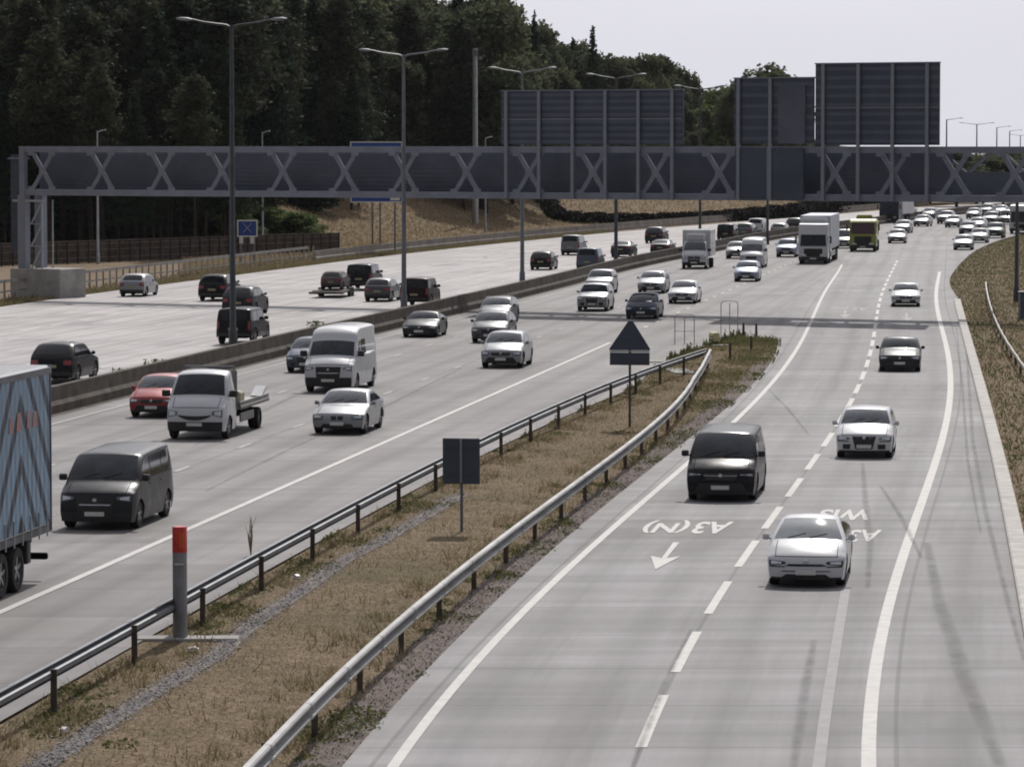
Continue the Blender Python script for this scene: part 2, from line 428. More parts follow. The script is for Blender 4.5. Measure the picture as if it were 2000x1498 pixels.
ribbon('main_carriageway', lambda y: med_f(y) + .25, lambda y: np.where(y < GORE_Y, np.minimum(main_edge(y), edge_f(y)), np.minimum(edge_f(y), slip_l(y) + (y - GORE_Y) * .5)), 45, 900, 0.0, mat_main, main_l)
ribbon('slip_road', gore_r, edge_f, 45, GORE_Y + 1, 0.004, mat_slip, dash_f)
ribbon('joined_slip_lanes', lambda y: slip_l(y) - 2.6 * (1 - sstep(GORE_Y, 330, y)), edge_f, GORE_Y + 1, 420, 0.008, mat_slip, dash_f)
ribbon('far_carriageway', far_f, lambda y: med_f(y) - 1.25, 45, 900, 0.0, mat_far, med_f)
ribbon('median_strip', lambda y: med_f(y) - 1.3, lambda y: med_f(y) + .3, 45, 900, -.02, conc_dark, med_f, nx=2)

# painted markings
white = simple('road_paint', (.54, .525, .50), .7, 0, .12, 2.5, .3)
white_old = simple('worn_road_paint', (.40, .385, .37), .8, 0, .22, 3.0, .3)
def line_strip(mb, f, y0, y1, w, z=.012, step=3.0):
    n = max(2, int((y1 - y0) / step) + 1); ys = np.linspace(y0, y1, n); X = f(ys)
    mb.grid([[(X[i] - w / 2, ys[i], z), (X[i] + w / 2, ys[i], z)] for i in range(n)])
def dashes(mb, f, y0, y1, mark, gap, w, z=.012):
    y = y0
    while y < y1:
        line_strip(mb, f, y, y + mark, w, z); y += mark + gap
mb = MB(); line_strip(mb, slip_l, 45, 318, .19); tag(mb.build('slip_edge_line', white), kind='structure')
mb = MB(); line_strip(mb, slip_r, 45, 300, .24)
tag(mb.build('slip_hard_shoulder_line', white), kind='structure')
y0 = at(1250, 1460).y
mb = MB(); dashes(mb, dash_f, y0 - 9, 330, 6.0, 3.0, .19); tag(mb.build('slip_lane_dashes', white), kind='structure')
mb = MB(); line_strip(mb, main_l, 45, 192, .20); dashes(mb, main_l, 196, 330, 1.5, 4.5, .2); tag(mb.build('main_edge_line', white), kind='structure')
mb = MB()
for off, w in ((-LW, .12), (-2 * LW, .12)):
    dashes(mb, lambda y, o=off: main_l(y) + o * 1.0, 52.0 + (off % 5), 420, 2.0, 7.0, .17)
line_strip(mb, lambda y: med_f(y) + 1.25, 45, 600, .18)
tag(mb.build('main_lane_markings', white_old), kind='structure')
mb = MB()
line_strip(mb, lambda y: med_f(y) - 2.1, 45, 600, .16)
for k in (1, 2, 3, 4):
    dashes(mb, lambda y, o=k: med_f(y) - 2.1 - 3.9 * o, 150.0 + k * 2, 520, 2.0, 7.0, .2)
line_strip(mb, lambda y: far_f(y) + 5.2, 150, 600, .2)
dashes(mb, lambda y: far_f(y) + 9.6, 150, 420, 4, 2, .3)
tag(mb.build('far_lane_markings', white), kind='structure')

# kerb / channel blocks on the right edge of the slip road
mb = MB()
ys_ = np.arange(46, 239, 6.0)
for y in ys_:
    a, c = float(kerb_f(y)), float(kerb_f(y + 5.97))
    n = len(mb.v)
    w = .42
    for (X, yy) in ((a, y), (c, y + 5.97)):
        mb.v += [(X, yy, -.05), (X, yy, .10), (X + .04, yy, .13), (X + w, yy, .13), (X + w, yy, -.05)]
    for k in range(4): mb.f.append((n + k, n + k + 5, n + k + 6, n + k + 1))
    mb.f.append((n, n + 1, n + 2, n + 3, n + 4)); mb.f.append((n + 9, n + 8, n + 7, n + 6, n + 5))
tag(mb.build('kerb', simple('kerb_concrete', (.46, .44, .41), .85, 0, .2, 1.5, .3, .2)), kind='structure')

# skid marks on the slip road
rub = simple('tyre_rubber_mark', (.19, .18, .18), .8, 0, .15, 5)
def skid(pts, w, z=.016):
    P = [at(*p) for p in pts]; mb = MB(); rows = []
    for i, p in enumerate(P):
        ww = w * (1 - abs(i / (len(P) - 1) - .5) * .8)
        rows.append([(p.x + ww * q, p.y, z) for q in (-1, -.5, 0, .5, 1)])
    mb.grid(rows); return mb
mb = MB()
rub_t, nt, b = nodes_of('faint_rubber')
geo = nt.nodes.new('ShaderNodeNewGeometry').outputs['Position']
mul = nt.nodes.new('ShaderNodeMath'); mul.operation = 'MULTIPLY'
b.inputs['Base Color'].default_value = (.12, .115, .115, 1); b.inputs['Roughness'].default_value = .8
nt.links.new(ramp(nt, noise(nt, 1.2, 5, .7, geo), [(.35, g3(.10)), (.7, g3(.5))]), mul.inputs[0])
ea = nt.nodes.new('ShaderNodeAttribute'); ea.attribute_name = 'edge'; nt.links.new(ea.outputs['Fac'], mul.inputs[1]); nt.links.new(mul.outputs[0], b.inputs['Alpha'])
for pts, w in (([(1810,1060),(1835,1180),(1880,1310),(1925,1420),(1955,1498)], .22), ([(1685,905),(1690,980),(1700,1060),(1695,1150)], .13),
               ([(1500,760),(1540,800),(1580,850)], .09), ([(1885,640),(1893,760),(1900,860),(1925,1000),(1975,1200),(2000,1290)], .10),
               ([(1868,640),(1880,760),(1890,900),(1915,1040)], .08), ([(1590,1250),(1575,1330),(1560,1430),(1550,1498)], .14),
               ([(1350,1230),(1300,1330),(1262,1430),(1235,1498)], .09), ([(1720,950),(1760,1010),(1800,1090)], .1),
               ([(730,700),(640,742),(520,800),(380,870)], .12), ([(900,720),(760,790),(560,880),(400,960)], .12)):
    s_ = skid(pts, w); n = len(mb.v); mb.v += s_.v; mb.f += [tuple(k + n for k in q) for q in s_.f]
sk = mb.build('skid_marks', rub_t); ed = sk.data.attributes.new('edge', 'FLOAT', 'POINT'); ed.data.foreach_set('value', np.tile([0, .7, 1, .7, 0], len(mb.v) // 5).astype(np.float32)); tag(sk, kind='structure')

# pale streak of an old removed line in the right slip lane
mb = MB(); P_ = [at(*p) for p in ((1652,1150),(1640,1220),(1622,1330),(1610,1410),(1598,1505))]
mb.grid([[(p.x - .10, p.y, .0125), (p.x + .10, p.y, .0125)] for p in P_]); tag(mb.build('removed_line', simple('removed_line', (.30, .29, .29), .8, 0, .12, 2)), kind='structure')
# lettering and arrows painted on the slip lanes (read by the oncoming drivers)
def lettering(name, txt, px, py, width, length, label, yaw, mat=white, shear=0.0):
    cu = bpy.data.curves.new(name, 'FONT'); cu.body = txt; cu.align_x = 'CENTER'; cu.align_y = 'CENTER'; cu.size = 1.0; cu.offset = .028
    o = bpy.data.objects.new('tmp', cu); scene.collection.objects.link(o)
    bpy.context.view_layer.update()
    me = bpy.data.meshes.new_from_object(o.evaluated_get(bpy.context.evaluated_depsgraph_get()))
    bpy.data.objects.remove(o)
    me.name = name
    co = np.array([v.co[:] for v in me.vertices]); lo, hi = co.min(0), co.max(0); c = (lo + hi) / 2
    p = at(px, py)
    sx, sy = width / (hi[0] - lo[0]), length / (hi[1] - lo[1])
    for v, q in zip(me.vertices, co):
        x, y = (q[0] - c[0]) * sx, (q[1] - c[1]) * sy
        v.co = (-x - y * shear, -y, 0)       # rotated half a turn: it is read from the far side
    me.materials.clear(); me.materials.append(mat)
    o = link(name, me); o.location = (p.x, p.y, .015)
    return tag(o, label, 'road lettering')
lettering('road_lettering', '(N)', 1302, 1029, 1.15, 3.3, 'white bracketed letter N painted in the lane ahead of the black minibus', 0, shear=.13)
lettering('road_lettering', 'A3', 1391, 1031, .92, 3.1, 'white characters A3 painted beside the bracketed N in the near lane', 0, shear=.13)
lettering('road_lettering', 'WIS', 1650, 1006, 1.35, 3.0, 'white letters WIS painted behind the white hatchback on the slip road', 0, shear=.13)
lettering('road_lettering', 'A3', 1688, 1047, .8, 3.0, 'worn white characters partly hidden behind the white hatchback on the slip road', 0, white, .13)
lettering('road_lettering', '(N)', 1640, 602, 1.0, 4.0, 'faded white lettering on the slip road just beyond the gantry shadow', 0, white_old, .13)
lettering('road_lettering', 'A3', 1681, 604, .9, 4.0, 'faded white characters next to the dashed line beyond the gantry shadow', 0, white_old, .13)
def arrow(tail, head, wid, label, mat=white):
    a, h = at(*tail), at(*head); d = (h - a); L = d.length; d.normalize(); s = Vector((d.y, -d.x, 0))
    mb = MB(); w = wid
    P = [a - s * w * .22, a + s * w * .22, a + d * L * .60 + s * w * .16, a + d * L * .52 + s * w, h, a + d * L * .52 - s * w, a + d * L * .60 - s * w * .16]
    o0 = (a + h) / 2
    mb.v = [tuple(p - o0 + Vector((0, 0, 0))) for p in P]; mb.f = [(0, 1, 2, 6), (2, 3, 4), (2, 4, 6), (4, 5, 6)]
    o = mb.build('road_arrow', mat); o.location = (o0.x, o0.y, .016)
    return tag(o, label, 'road arrow')
arrow((1321,1060), (1280,1113), .36, 'white arrow painted below the bracketed letters, pointing towards the viewer')
arrow((1651,606), (1650,622), .4, 'faded arrow in the left slip lane just beyond the gantry shadow', white_old)
arrow((1770,612), (1772,628), .4, 'faded arrow in the right slip lane below the silver saloon', white_old)
# ---------------------------------------------------------------- vehicles
# a = metres back from the front bumper, z = height; keys run from the front sill over the roof to the rear sill
K_ = ('F0', 'F1', 'C', 'R1', 'R2', 'T', 'B1', 'B0')
def SP(L, W, belt, pts, fa, ra, wr=.33, roofw=.74, crown=.05, sweep=.22, **kw):
    d = dict(L=L, W=W, belt=belt, pts=pts, fa=fa, ra=ra, wr=wr, roofw=roofw, crown=crown, sweep=sweep); d.update(kw); return d
SPEC = {
 'sedan': SP(4.65, 1.83, .93, [(.06,.22,0),(.14,.70,.05),(1.38,.96,.05),(2.15,1.40,.03),(3.15,1.40,.03),(3.95,1.08,.02),(4.50,1.02,.02),(4.62,.32,.04)], .88, 3.70),
 'hatch': SP(4.15, 1.76, .96, [(.05,.22,0),(.12,.72,.05),(1.02,1.0,.05),(1.75,1.45,.03),(3.35,1.44,.03),(3.92,1.02,.03),(4.05,.92,.01),(4.12,.30,.03)], .80, 3.38, roofw=.76),
 'liftback': SP(4.54, 1.76, .96, [(.05,.20,0),(.16,.68,.07),(1.02,.98,.06),(2.02,1.41,.04),(2.75,1.41,.03),(4.05,1.12,.03),(4.38,1.02,.01),(4.52,.30,.03)], .92, 3.62, roofw=.66),
 'estate': SP(4.7, 1.82, .95, [(.06,.22,0),(.14,.72,.05),(1.35,.98,.05),(2.1,1.42,.03),(3.95,1.43,.02),(4.45,1.05,.03),(4.62,.95,.01),(4.68,.32,.03)], .9, 3.72, roofw=.76),
 'suv': SP(4.65, 1.90, 1.10, [(.05,.26,0),(.12,.92,.05),(1.30,1.12,.04),(1.98,1.64,.03),(3.75,1.65,.02),(4.42,1.14,.03),(4.55,1.02,.01),(4.62,.35,.03)], .9, 3.68, wr=.37, roofw=.76),
 'coupe': SP(4.3, 1.84, .86, [(.05,.18,0),(.20,.60,.06),(1.45,.88,.06),(2.1,1.25,.03),(2.75,1.25,.03),(3.85,.94,.02),(4.18,.88,.02),(4.27,.28,.03)], .85, 3.38, roofw=.70),
 '4x4': SP(4.5, 1.85, 1.15, [(.03,.35,0),(.08,1.02,.02),(1.30,1.16,.02),(1.58,1.78,.01),(4.20,1.78,.01),(4.42,1.16,.01),(4.46,1.05,0),(4.48,.42,.01)], .72, 3.5, wr=.40, roofw=.86, sweep=.12),
 'van': SP(5.0, 2.0, 1.20, [(.05,.22,0),(.10,.92,.05),(.82,1.20,.04),(1.62,1.87,.04),(4.82,1.93,.02),(4.94,1.30,.01),(4.96,1.1,0),(4.98,.34,.01)], .95, 4.05, wr=.35, roofw=.82, crown=.045, sweep=.18),
 'mpv': SP(4.95, 1.94, 1.18, [(.06,.20,0),(.16,.86,.08),(.85,1.12,.05),(1.75,1.82,.06),(4.70,1.87,.02),(4.88,1.25,.02),(4.92,1.05,0),(4.95,.32,.01)], .98, 4.08, wr=.36, roofw=.80, crown=.05, sweep=.24),
 'bigvan': SP(5.9, 2.06, 1.42, [(.05,.26,0),(.10,1.10,.05),(.72,1.42,.04),(1.32,2.06,.03),(5.78,2.56,0),(5.86,1.4,.0),(5.88,1.2,0),(5.9,.4,.01)], 1.0, 4.7, wr=.36, roofw=.84, crown=.08, sweep=.16, rise=[(1.55,2.34),(1.85,2.50),(2.4,2.57)]),
 'smallvan': SP(4.4, 1.82, 1.08, [(.05,.22,0),(.12,.82,.05),(.95,1.08,.04),(1.65,1.78,.03),(4.28,1.80,.02),(4.36,1.2,.01),(4.38,1.0,0),(4.4,.34,.01)], .85, 3.6, roofw=.84, crown=.05),
 'cab': SP(2.35, 2.05, 1.40, [(.05,.30,0),(.10,1.06,.06),(.62,1.42,.04),(1.22,2.18,.04),(2.15,2.26,.03),(2.28,1.5,.01),(2.3,1.3,0),(2.32,.5,.01)], .95, 9.0, wr=.37, roofw=.80, crown=.06, sweep=.16),
 'pickup': SP(5.3, 1.86, 1.10, [(.05,.32,0),(.12,.96,.05),(1.35,1.14,.04),(2.0,1.76,.03),(3.1,1.76,.02),(3.5,1.14,.01),(5.2,1.10,.0),(5.28,.42,.01)], .9, 4.1, wr=.39, roofw=.76),
}
class Body:
    def __init__(s, sp):
        s.sp = sp; L, W = sp['L'], sp['W']
        P = sp['pts']; a = []; z = []; s.key = {'F0': 0}
        for i in range(7):
            a0, z0, _ = P[i]; a1, z1, bl = P[i + 1]
            if i == 3 and sp.get('rise'):
                path = [(a0, z0)] + sp['rise'] + [(a1, z1)]
                for (pa, pz), (qa, qz) in zip(path[:-1], path[1:]):
                    n = max(2, int(math.ceil(math.hypot(qa - pa, qz - pz) / .09)))
                    for k in range(n): a.append(pa + (qa - pa) * k / n); z.append(pz + (qz - pz) * k / n)
                s.key[K_[i + 1]] = len(a); continue
            d = math.hypot(a1 - a0, z1 - z0); n = max(3, int(math.ceil(d / .09)))
            nx_, nz_ = -(z1 - z0) / d, (a1 - a0) / d           # outward normal (up/left of travel)
            for k in range(n):
                t = k / n; h = 4 * t * (1 - t) * bl
                a.append(a0 + (a1 - a0) * t + nx_ * h); z.append(z0 + (z1 - z0) * t + nz_ * h)
            s.key[K_[i + 1]] = len(a)
        a.append(P[7][0]); z.append(P[7][1]); s.key['B0'] = len(a) - 1
        a = np.array(a); z = np.array(z)
        # soften the corners of the side profile
        for _ in range(2):
            a[1:-1] = a[1:-1] * .5 + (a[:-2] + a[2:]) * .25; z[1:-1] = z[1:-1] * .5 + (z[:-2] + z[2:]) * .25
        s.a, s.z = a, z; s.n = len(a); s.L, s.W = L, W; s.H = max(z)
        k = s.key; S = np.arange(s.n)
        s.ff = np.interp(S, [k['F1'], (k['F1'] + k['C']) / 2, k['C'], k['B1'] - (k['B1'] - k['T']) * .0, k['B1']], [1, .55, .0, 0, 0])
        s.ff[:k['F1']] = 1
        s.fw = np.interp(S, [k['F1'], k['C'], k['R1'], k['R1'] + 8, k['R2']], [0, 1, .7, .2, 0])
        s.fr = np.interp(S, [k['R2'] - 4, k['R2'], k['T'], k['B1'], k['B0']], [0, .5, .8, 1, 1])
        s.cr = np.interp(S, [k['F0'], k['F1'], k['F1'] + 3, k['C'], k['R1'], k['R2'], k['T'], k['B1'], k['B0']], [0, .2, 1, .8, 1, 1, .5, .3, 0])
        E = [s.pt(i, 1.0) for i in range(k['F1'], k['B1'] + 1)]
        s.ea = np.array([e[0] for e in E]); s.ez = np.array([e[2] for e in E])
        s.ea = np.maximum.accumulate(s.ea)
    def half(s, a, z):
        L, W, sp = s.L, s.W, s.sp
        w = W / 2
        w *= 1 - .13 * max(0, 1 - a / .7) ** 2 - .09 * max(0, 1 - (L - a) / .7) ** 2
        b = sp['belt']
        if z < .5: g = .955 + .045 * sstep(.15, .5, z)
        elif z < b: g = 1 - .035 * sstep(.55, b, z)
        else: g = .965 - (.965 - sp['roofw']) * min(1, (z - b) / max(.1, s.H - b)) ** 1.15
        return float(w * g)
    def pt(s, i, t):
        i = max(0, min(s.n - 1, i)); i0 = int(i); i1 = min(s.n - 1, i0 + 1); f = i - i0
        g = lambda A: A[i0] * (1 - f) + A[i1] * f
        a, z = g(s.a), g(s.z); T = abs(t)
        sw = s.sp['sweep']
        da = sw * g(s.ff) * T ** 2.6 + .13 * g(s.fw) * T ** 2.2 - .12 * g(s.fr) * T ** 3
        dz = -g(s.cr) * (s.sp['crown'] * T ** 2.2 + .035 * max(0, (T - .86) / .14) ** 2)
        a2, z2 = a + da, z + dz
        return (a2, t * s.half(a2, z2), z2)
    def s_front(s, z):
        k = s.key['F1']; return float(np.interp(z, s.z[:k + 1], np.arange(k + 1)))
    def s_rear(s, z):
        k0 = s.key['T']; zz = s.z[k0:][::-1]; return float(s.n - 1 - np.interp(z, zz, np.arange(len(zz))))
    def world(s, p): return (s.L / 2 - p[0], p[1], p[2])
    def patch(s, mb, corners, nu=6, nv=5, off=.006):
        "corners (s,t) in order: low-left, low-right, top-right, top-left; follows the body surface"
        (s0, t0), (s1, t1), (s2, t2), (s3, t3) = corners; rows = []
        for j in range(nv + 1):
            v = j / nv; r_ = []
            for i in range(nu + 1):
                u = i / nu
                sa = (s0 * (1 - u) + s1 * u) * (1 - v) + (s3 * (1 - u) + s2 * u) * v
                ta = (t0 * (1 - u) + t1 * u) * (1 - v) + (t3 * (1 - u) + t2 * u) * v
                p = Vector(s.world(s.pt(sa, ta)))
                q1 = Vector(s.world(s.pt(min(sa + .4, s.n - 1), ta))) - Vector(s.world(s.pt(max(0, sa - .4), ta)))
                q2 = Vector(s.world(s.pt(sa, min(1, ta + .03)))) - Vector(s.world(s.pt(sa, max(-1, ta - .03))))
                nrm = q2.cross(q1)
                if nrm.length > 1e-9: nrm.normalize()
                if nrm.dot(Vector((p.x, p.y * .5, p.z - .5 * s.H))) < 0: nrm = -nrm
                r_.append(tuple(p + nrm * off))
            rows.append(r_)
        mb.grid(rows)
    def shell(s):
        mb = MB(); k = s.key
        T = [-1, -.97, -.9, -.75, -.5, -.25, 0, .25, .5, .75, .9, .97, 1]
        mb.grid([[s.world(s.pt(i, t)) for t in T] for i in range(s.n)])
        sp = s.sp; wr = sp['wr']; z0 = sp['pts'][0][1]
        A = list(s.ea)
        # columns along the side, with the wheel arches cut out of the sill line
        cols = []
        for j, a in enumerate(A):
            ra = wr + .055; zb = z0 - .02
            for c in (sp['fa'], sp['ra']):
                d = abs(a - c)
                if d < ra: zb = max(zb, wr + math.sqrt(ra * ra - d * d))
            zt = s.ez[j]; zb = min(zb, zt - .05)
            bl = min(sp['belt'], zb + (zt - zb) * .86)
            zs = [zb + (bl - zb) * q for q in (0, .08, .3, .55, .8, .95, 1)] + [bl + (zt - bl) * q for q in (.12, .4, .7, 1)]
            cols.append((a, zs))
        ia = s.s_front
        for sd in (-1, 1):
            rows = []
            for j, (a, zs) in enumerate(cols):
                row = []
                for z in zs:
                    aa = a
                    if j == 0: aa = s.pt(s.s_front(z), 1.0)[0]
                    elif j == len(cols) - 1: aa = s.pt(s.s_rear(z), 1.0)[0]
                    row.append(s.world((aa, sd * s.half(aa, z), z)))
                rows.append(row if sd < 0 else row[::-1])
            mb.grid(rows)
        return mb
    def side_glass(s, mb, a0, a1, sd, zlo=None, zmarg=.075):
        zlo = zlo or s.sp['belt'] + .02; rows = []
        for a in np.linspace(a0, a1, max(3, int((a1 - a0) / .09))):
            zt = float(np.interp(a, s.ea, s.ez)) - zmarg
            if zt < zlo + .02: zt = zlo + .02
            rows.append([(s.L / 2 - a, sd * (s.half(a, z) + .007), z) for z in np.linspace(zlo, zt, 5)])
        mb.grid(rows)

WHEEL_CACHE = {}
def wheel(parent, x, y, r, w, side, rimmat):
    key = (round(r, 3), round(w, 2), rimmat.name)
    if key not in WHEEL_CACHE:
        mb = MB(); seg = 28; prof = [(.60, -.5), (.93, -.5), (1, -.36), (1, .36), (.93, .5), (.60, .5)]
        rows = []
        for k in range(seg + 1):
            a = 2 * math.pi * k / seg
            rows.append([(math.cos(a) * r * p, w * q, math.sin(a) * r * p) for p, q in prof])
        mb.grid(rows)
        t = mb.mesh('wheel', tyre_m, 35)
        mb = MB(); rr = r * .66
        rows = []
        for k in range(seg + 1):
            a = 2 * math.pi * k / seg
            rows.append([(math.cos(a) * rr, -w * .12, math.sin(a) * rr), (math.cos(a) * rr, w * .47, math.sin(a) * rr), (math.cos(a) * rr * .88, w * .45, math.sin(a) * rr * .88), (math.cos(a) * rr * .86, w * .2, math.sin(a) * rr * .86)])
        mb.grid(rows)
        for k in range(5):
            a = 2 * math.pi * k / 5 + .3
            mb.bar((math.cos(a) * rr * .1, w * .36, math.sin(a) * rr * .1), (math.cos(a) * rr * .9, w * .40, math.sin(a) * rr * .9), rr * .26, .03, (0, 1, 0))
        n = len(mb.v)
        for k in range(12):
            a = 2 * math.pi * k / 12; mb.v.append((math.cos(a) * rr * .2, w * .40, math.sin(a) * rr * .2))
        mb.f.append(tuple(n + k for k in range(12)))
        rm = mb.mesh('rim', rimmat, 35)
        mb = MB(); n = 0
        for k in range(20):
            a = 2 * math.pi * k / 20; mb.v.append((math.cos(a) * rr * .97, w * .05, math.sin(a) * rr * .97))
        mb.f.append(tuple(range(20)))
        WHEEL_CACHE[key] = (t, rm, mb.mesh('brake_disc', rim_dark))
    t, rm, bd = WHEEL_CACHE[key]
    o = link('wheel', t, parent); o.location = (x, y, r); o.rotation_euler = (0, 0, 0 if side > 0 else math.pi)
    link('rim', rm, o); link('brake_disc', bd, o)
    return o

def add_mirror(root, B, a, z, bodymat, big=1.0):
    for sd in (-1, 1):
        y = B.half(a, z)
        mb = MB(); x = B.L / 2 - a
        mb.box(x - .07 * big, x + .09 * big, y + .03, y + .03 + .20 * big, z - .02, z + .15 * big, .035)
        mb.bar((x, y - .02, z), (x, y + .08, z + .02), .05, .04)
        if sd < 0: mb.v = [(p[0], -p[1], p[2]) for p in mb.v]; mb.f = [q[::-1] for q in mb.f]
        mb.build('wing_mirror', bodymat, root, 40)

def make_vehicle(kind, bodymat, name, front=True, rim=None, trim=None, glassm=None, grille='bar', scale=1.0, roofbars=False, lights=lamp_m, solid_sides=False, detail=1):
    sp = SPEC[kind]; B = Body(sp); k = B.key; root = empty(name)
    gl = glassm or (glass if bodymat.name in ('paint_black', 'paint_dark_grey', 'paint_navy') else glass_mid); rim = rim or rim_m
    body = B.shell().build('body', bodymat, root, 42)
    L, W, H, belt, wr = sp['L'], sp['W'], B.H, sp['belt'], sp['wr']
    # floor pan and dark wheel housings
    mb = MB(); zf = sp['pts'][0][1]
    mb.box(-L / 2 + .22, L / 2 - .34, -W / 2 + .28, W / 2 - .28, zf - .03, min(.62, sp['pts'][1][1] - .12))
    mb.box(-L / 2 + sp['L'] - sp['ra'] + .42 if sp['ra'] < L else -L / 2 + .1, L / 2 - sp['fa'] - .42, -W / 2 + .07, W / 2 - .07, zf - .02, .55)
    mb.build('underbody', under_m, root)
    # glass
    F = lambda key, d=0: k[key] + d
    mb = MB(); c, r1 = k['C'], k['R1']; n = r1 - c
    tb, tt = (.90, .90)
    B.patch(mb, [(c + n * .07, -tb), (c + n * .07, tb), (r1 - n * .06, tt), (r1 - n * .06, -tt)], 10, 6)
    mb.build('windscreen', gl, root, 60)
    if kind not in ('cab',) and not (solid_sides and kind in ('bigvan',)):
        mb = MB(); r2, t_ = k['R2'], k['T']; n = t_ - r2
        tk = .80
        B.patch(mb, [(r2 + n * .16, -tk), (r2 + n * .16, tk), (t_ - n * .10, tk), (t_ - n * .10, -tk)], 8, 5)
        mb.build('rear_window', glass_dark, root, 60)
    aC = sp['pts'][2][0] + .18; aR1 = sp['pts'][3][0]; aR2 = sp['pts'][4][0]; aT = sp['pts'][5][0]
    if kind in ('van', 'bigvan', 'smallvan', 'cab', 'mpv'):
        mid = aR1 + (.55 if kind != 'cab' else .45)
        wins = [(aC + .1, mid)]
        if not solid_sides and kind in ('van', 'mpv'): wins += [(mid + .12, mid + 1.25), (mid + 1.35, aR2 - .2)]
        if kind == 'bigvan' and not solid_sides: wins += [(mid + .2, mid + 1.2)]
    else:
        mid = (aR1 + min(aR2, aT)) / 2 + .05 + (.1 if kind == 'pickup' else 0)
        end = aT - .22 if kind not in ('coupe', 'pickup') else aR2 + .35
        if kind == 'pickup': end = aR2 + .02
        wins = [(aC, mid)]
        if kind == 'coupe': wins = [(aC, end)]
        else:
            wins.append((mid + .07, min(end, mid + .95)))
            if end > mid + 1.2: wins.append((mid + 1.02, end))
    for (p, q) in wins:
        for sd in (-1, 1):
            mb = MB(); B.side_glass(mb, p, q, sd, zmarg=.075 if kind != 'bigvan' else .12 + max(0, float(np.interp(q, B.ea, B.ez)) - 2.15))
            mb.build('side_window', glass_dark, root, 60)
    # front: grille, intake, lamps, plate
    zF1 = sp['pts'][1][1]; zF0 = sp['pts'][0][1]; h = zF1 - zF0
    sf = B.s_front
    def fpatch(name, z0, z1, t0, t1, m, top=None, off=.008, nu=6, nv=3, both=False):
        top = top or (t0, t1)
        for sg in ((-1, 1) if both else (1,)):
            mb = MB(); cs = [(sf(z0), t0 * sg), (sf(z0), t1 * sg), (sf(z1), top[1] * sg), (sf(z1), top[0] * sg)]
            B.patch(mb, cs, nu, nv, off); mb.build(name, m, root, 60)
    if grille == 'bar':
        fpatch('grille', zF0 + h * .60, zF0 + h * .88, -.46, .46, black_pl, (-.54, .54))
        fpatch('air_intake', zF0 + h * .08, zF0 + h * .48, -.84, .84, black_pl, (-.66, .66))  # wider than the opening: includes painted shade low on the front
        if kind == 'mpv': fpatch('grille_bar', zF0 + h * .77, zF0 + h * .79, -.52, .52, chrome, None, .012)
    elif grille == 'shield':
        fpatch('grille', zF0 + h * .16, zF0 + h * .94, -.34, .34, black_pl, (-.46, .46))
        fpatch('air_intake', zF0 + h * .16, zF0 + h * .46, .55, .82, black_pl, (.52, .80), both=True)
        fpatch('grille_surround', zF0 + h * .925, zF0 + h * .955, -.42, .42, chrome, (-.40, .40), .01)
    elif grille == 'slim':
        fpatch('grille', zF0 + h * .60, zF0 + h * .70, -.60, .60, glass, (-.46, .46))
        fpatch('grille_bar', zF0 + h * .36, zF0 + h * .40, -.70, .70, black_pl, (-.66, .66))
        fpatch('air_intake', zF0 + h * .06, zF0 + h * .24, -.72, .72, black_pl, (-.56, .56))
    elif grille == 'big':
        fpatch('grille', zF0 + h * .34, zF0 + h * .92, -.50, .50, black_pl, (-.56, .56))
        fpatch('air_intake', zF0 + h * .02, zF0 + h * .28, -.8, .8, black_pl, (-.8, .8), .006)
        fpatch('grille_bar', zF0 + h * .60, zF0 + h * .65, -.45, .45, chrome, (-.46, .46), .012)
    elif grille == 'kidney':
        fpatch('grille', zF0 + h * .58, zF0 + h * .86, .03, .24, black_pl, (.03, .26), both=True)
        fpatch('air_intake', zF0 + h * .08, zF0 + h * .32, -.7, .7, black_pl, (-.6, .6))
    elif grille == 'smile':
        mb = MB(); rows = []
        for j in range(4):
            v = j / 3; rr = []
            for i in range(17):
                t = -.62 + 1.24 * i / 16
                q_ = (t / .62) ** 2; zlo = zF0 + h * (.47 + .20 * q_ ** 1.2); zhi = zF0 + h * (.655 + .05 * q_)
                p = B.world(B.pt(sf(zlo + (zhi - zlo) * v), t)); rr.append((p[0] + .012, p[1], p[2]))
            rows.append(rr)
        mb.grid(rows); mb.build('grille', black_pl, root, 60)
        fpatch('bumper', zF0 + h * .0, zF0 + h * .40, -.97, .97, black_pl, None, .012, 12)
    if trim: fpatch('bumper', zF0 + h * .02, zF0 + h * trim, -.97, .97, black_pl, None, .006, 12)
    fpatch('number_plate', zF0 + h * .22, zF0 + h * .22 + .11, -.29, .29, plate_w, None, .02, 3, 1)
    lz0, lz1 = (.66, .93) if grille != 'slim' else (.60, .86)
    if kind in ('van', 'mpv', 'bigvan', 'cab', 'smallvan'): lz0, lz1 = .72, .96
    if kind == 'mpv': lz0, lz1 = .74, .88
    if kind == 'cab': lz0, lz1 = .60, .92
    ti0, ti1 = {'mpv': (.50, .96), 'van': (.62, .97), 'cab': (.64, .97), 'bigvan': (.64, .97)}.get(kind, (.56, .97))
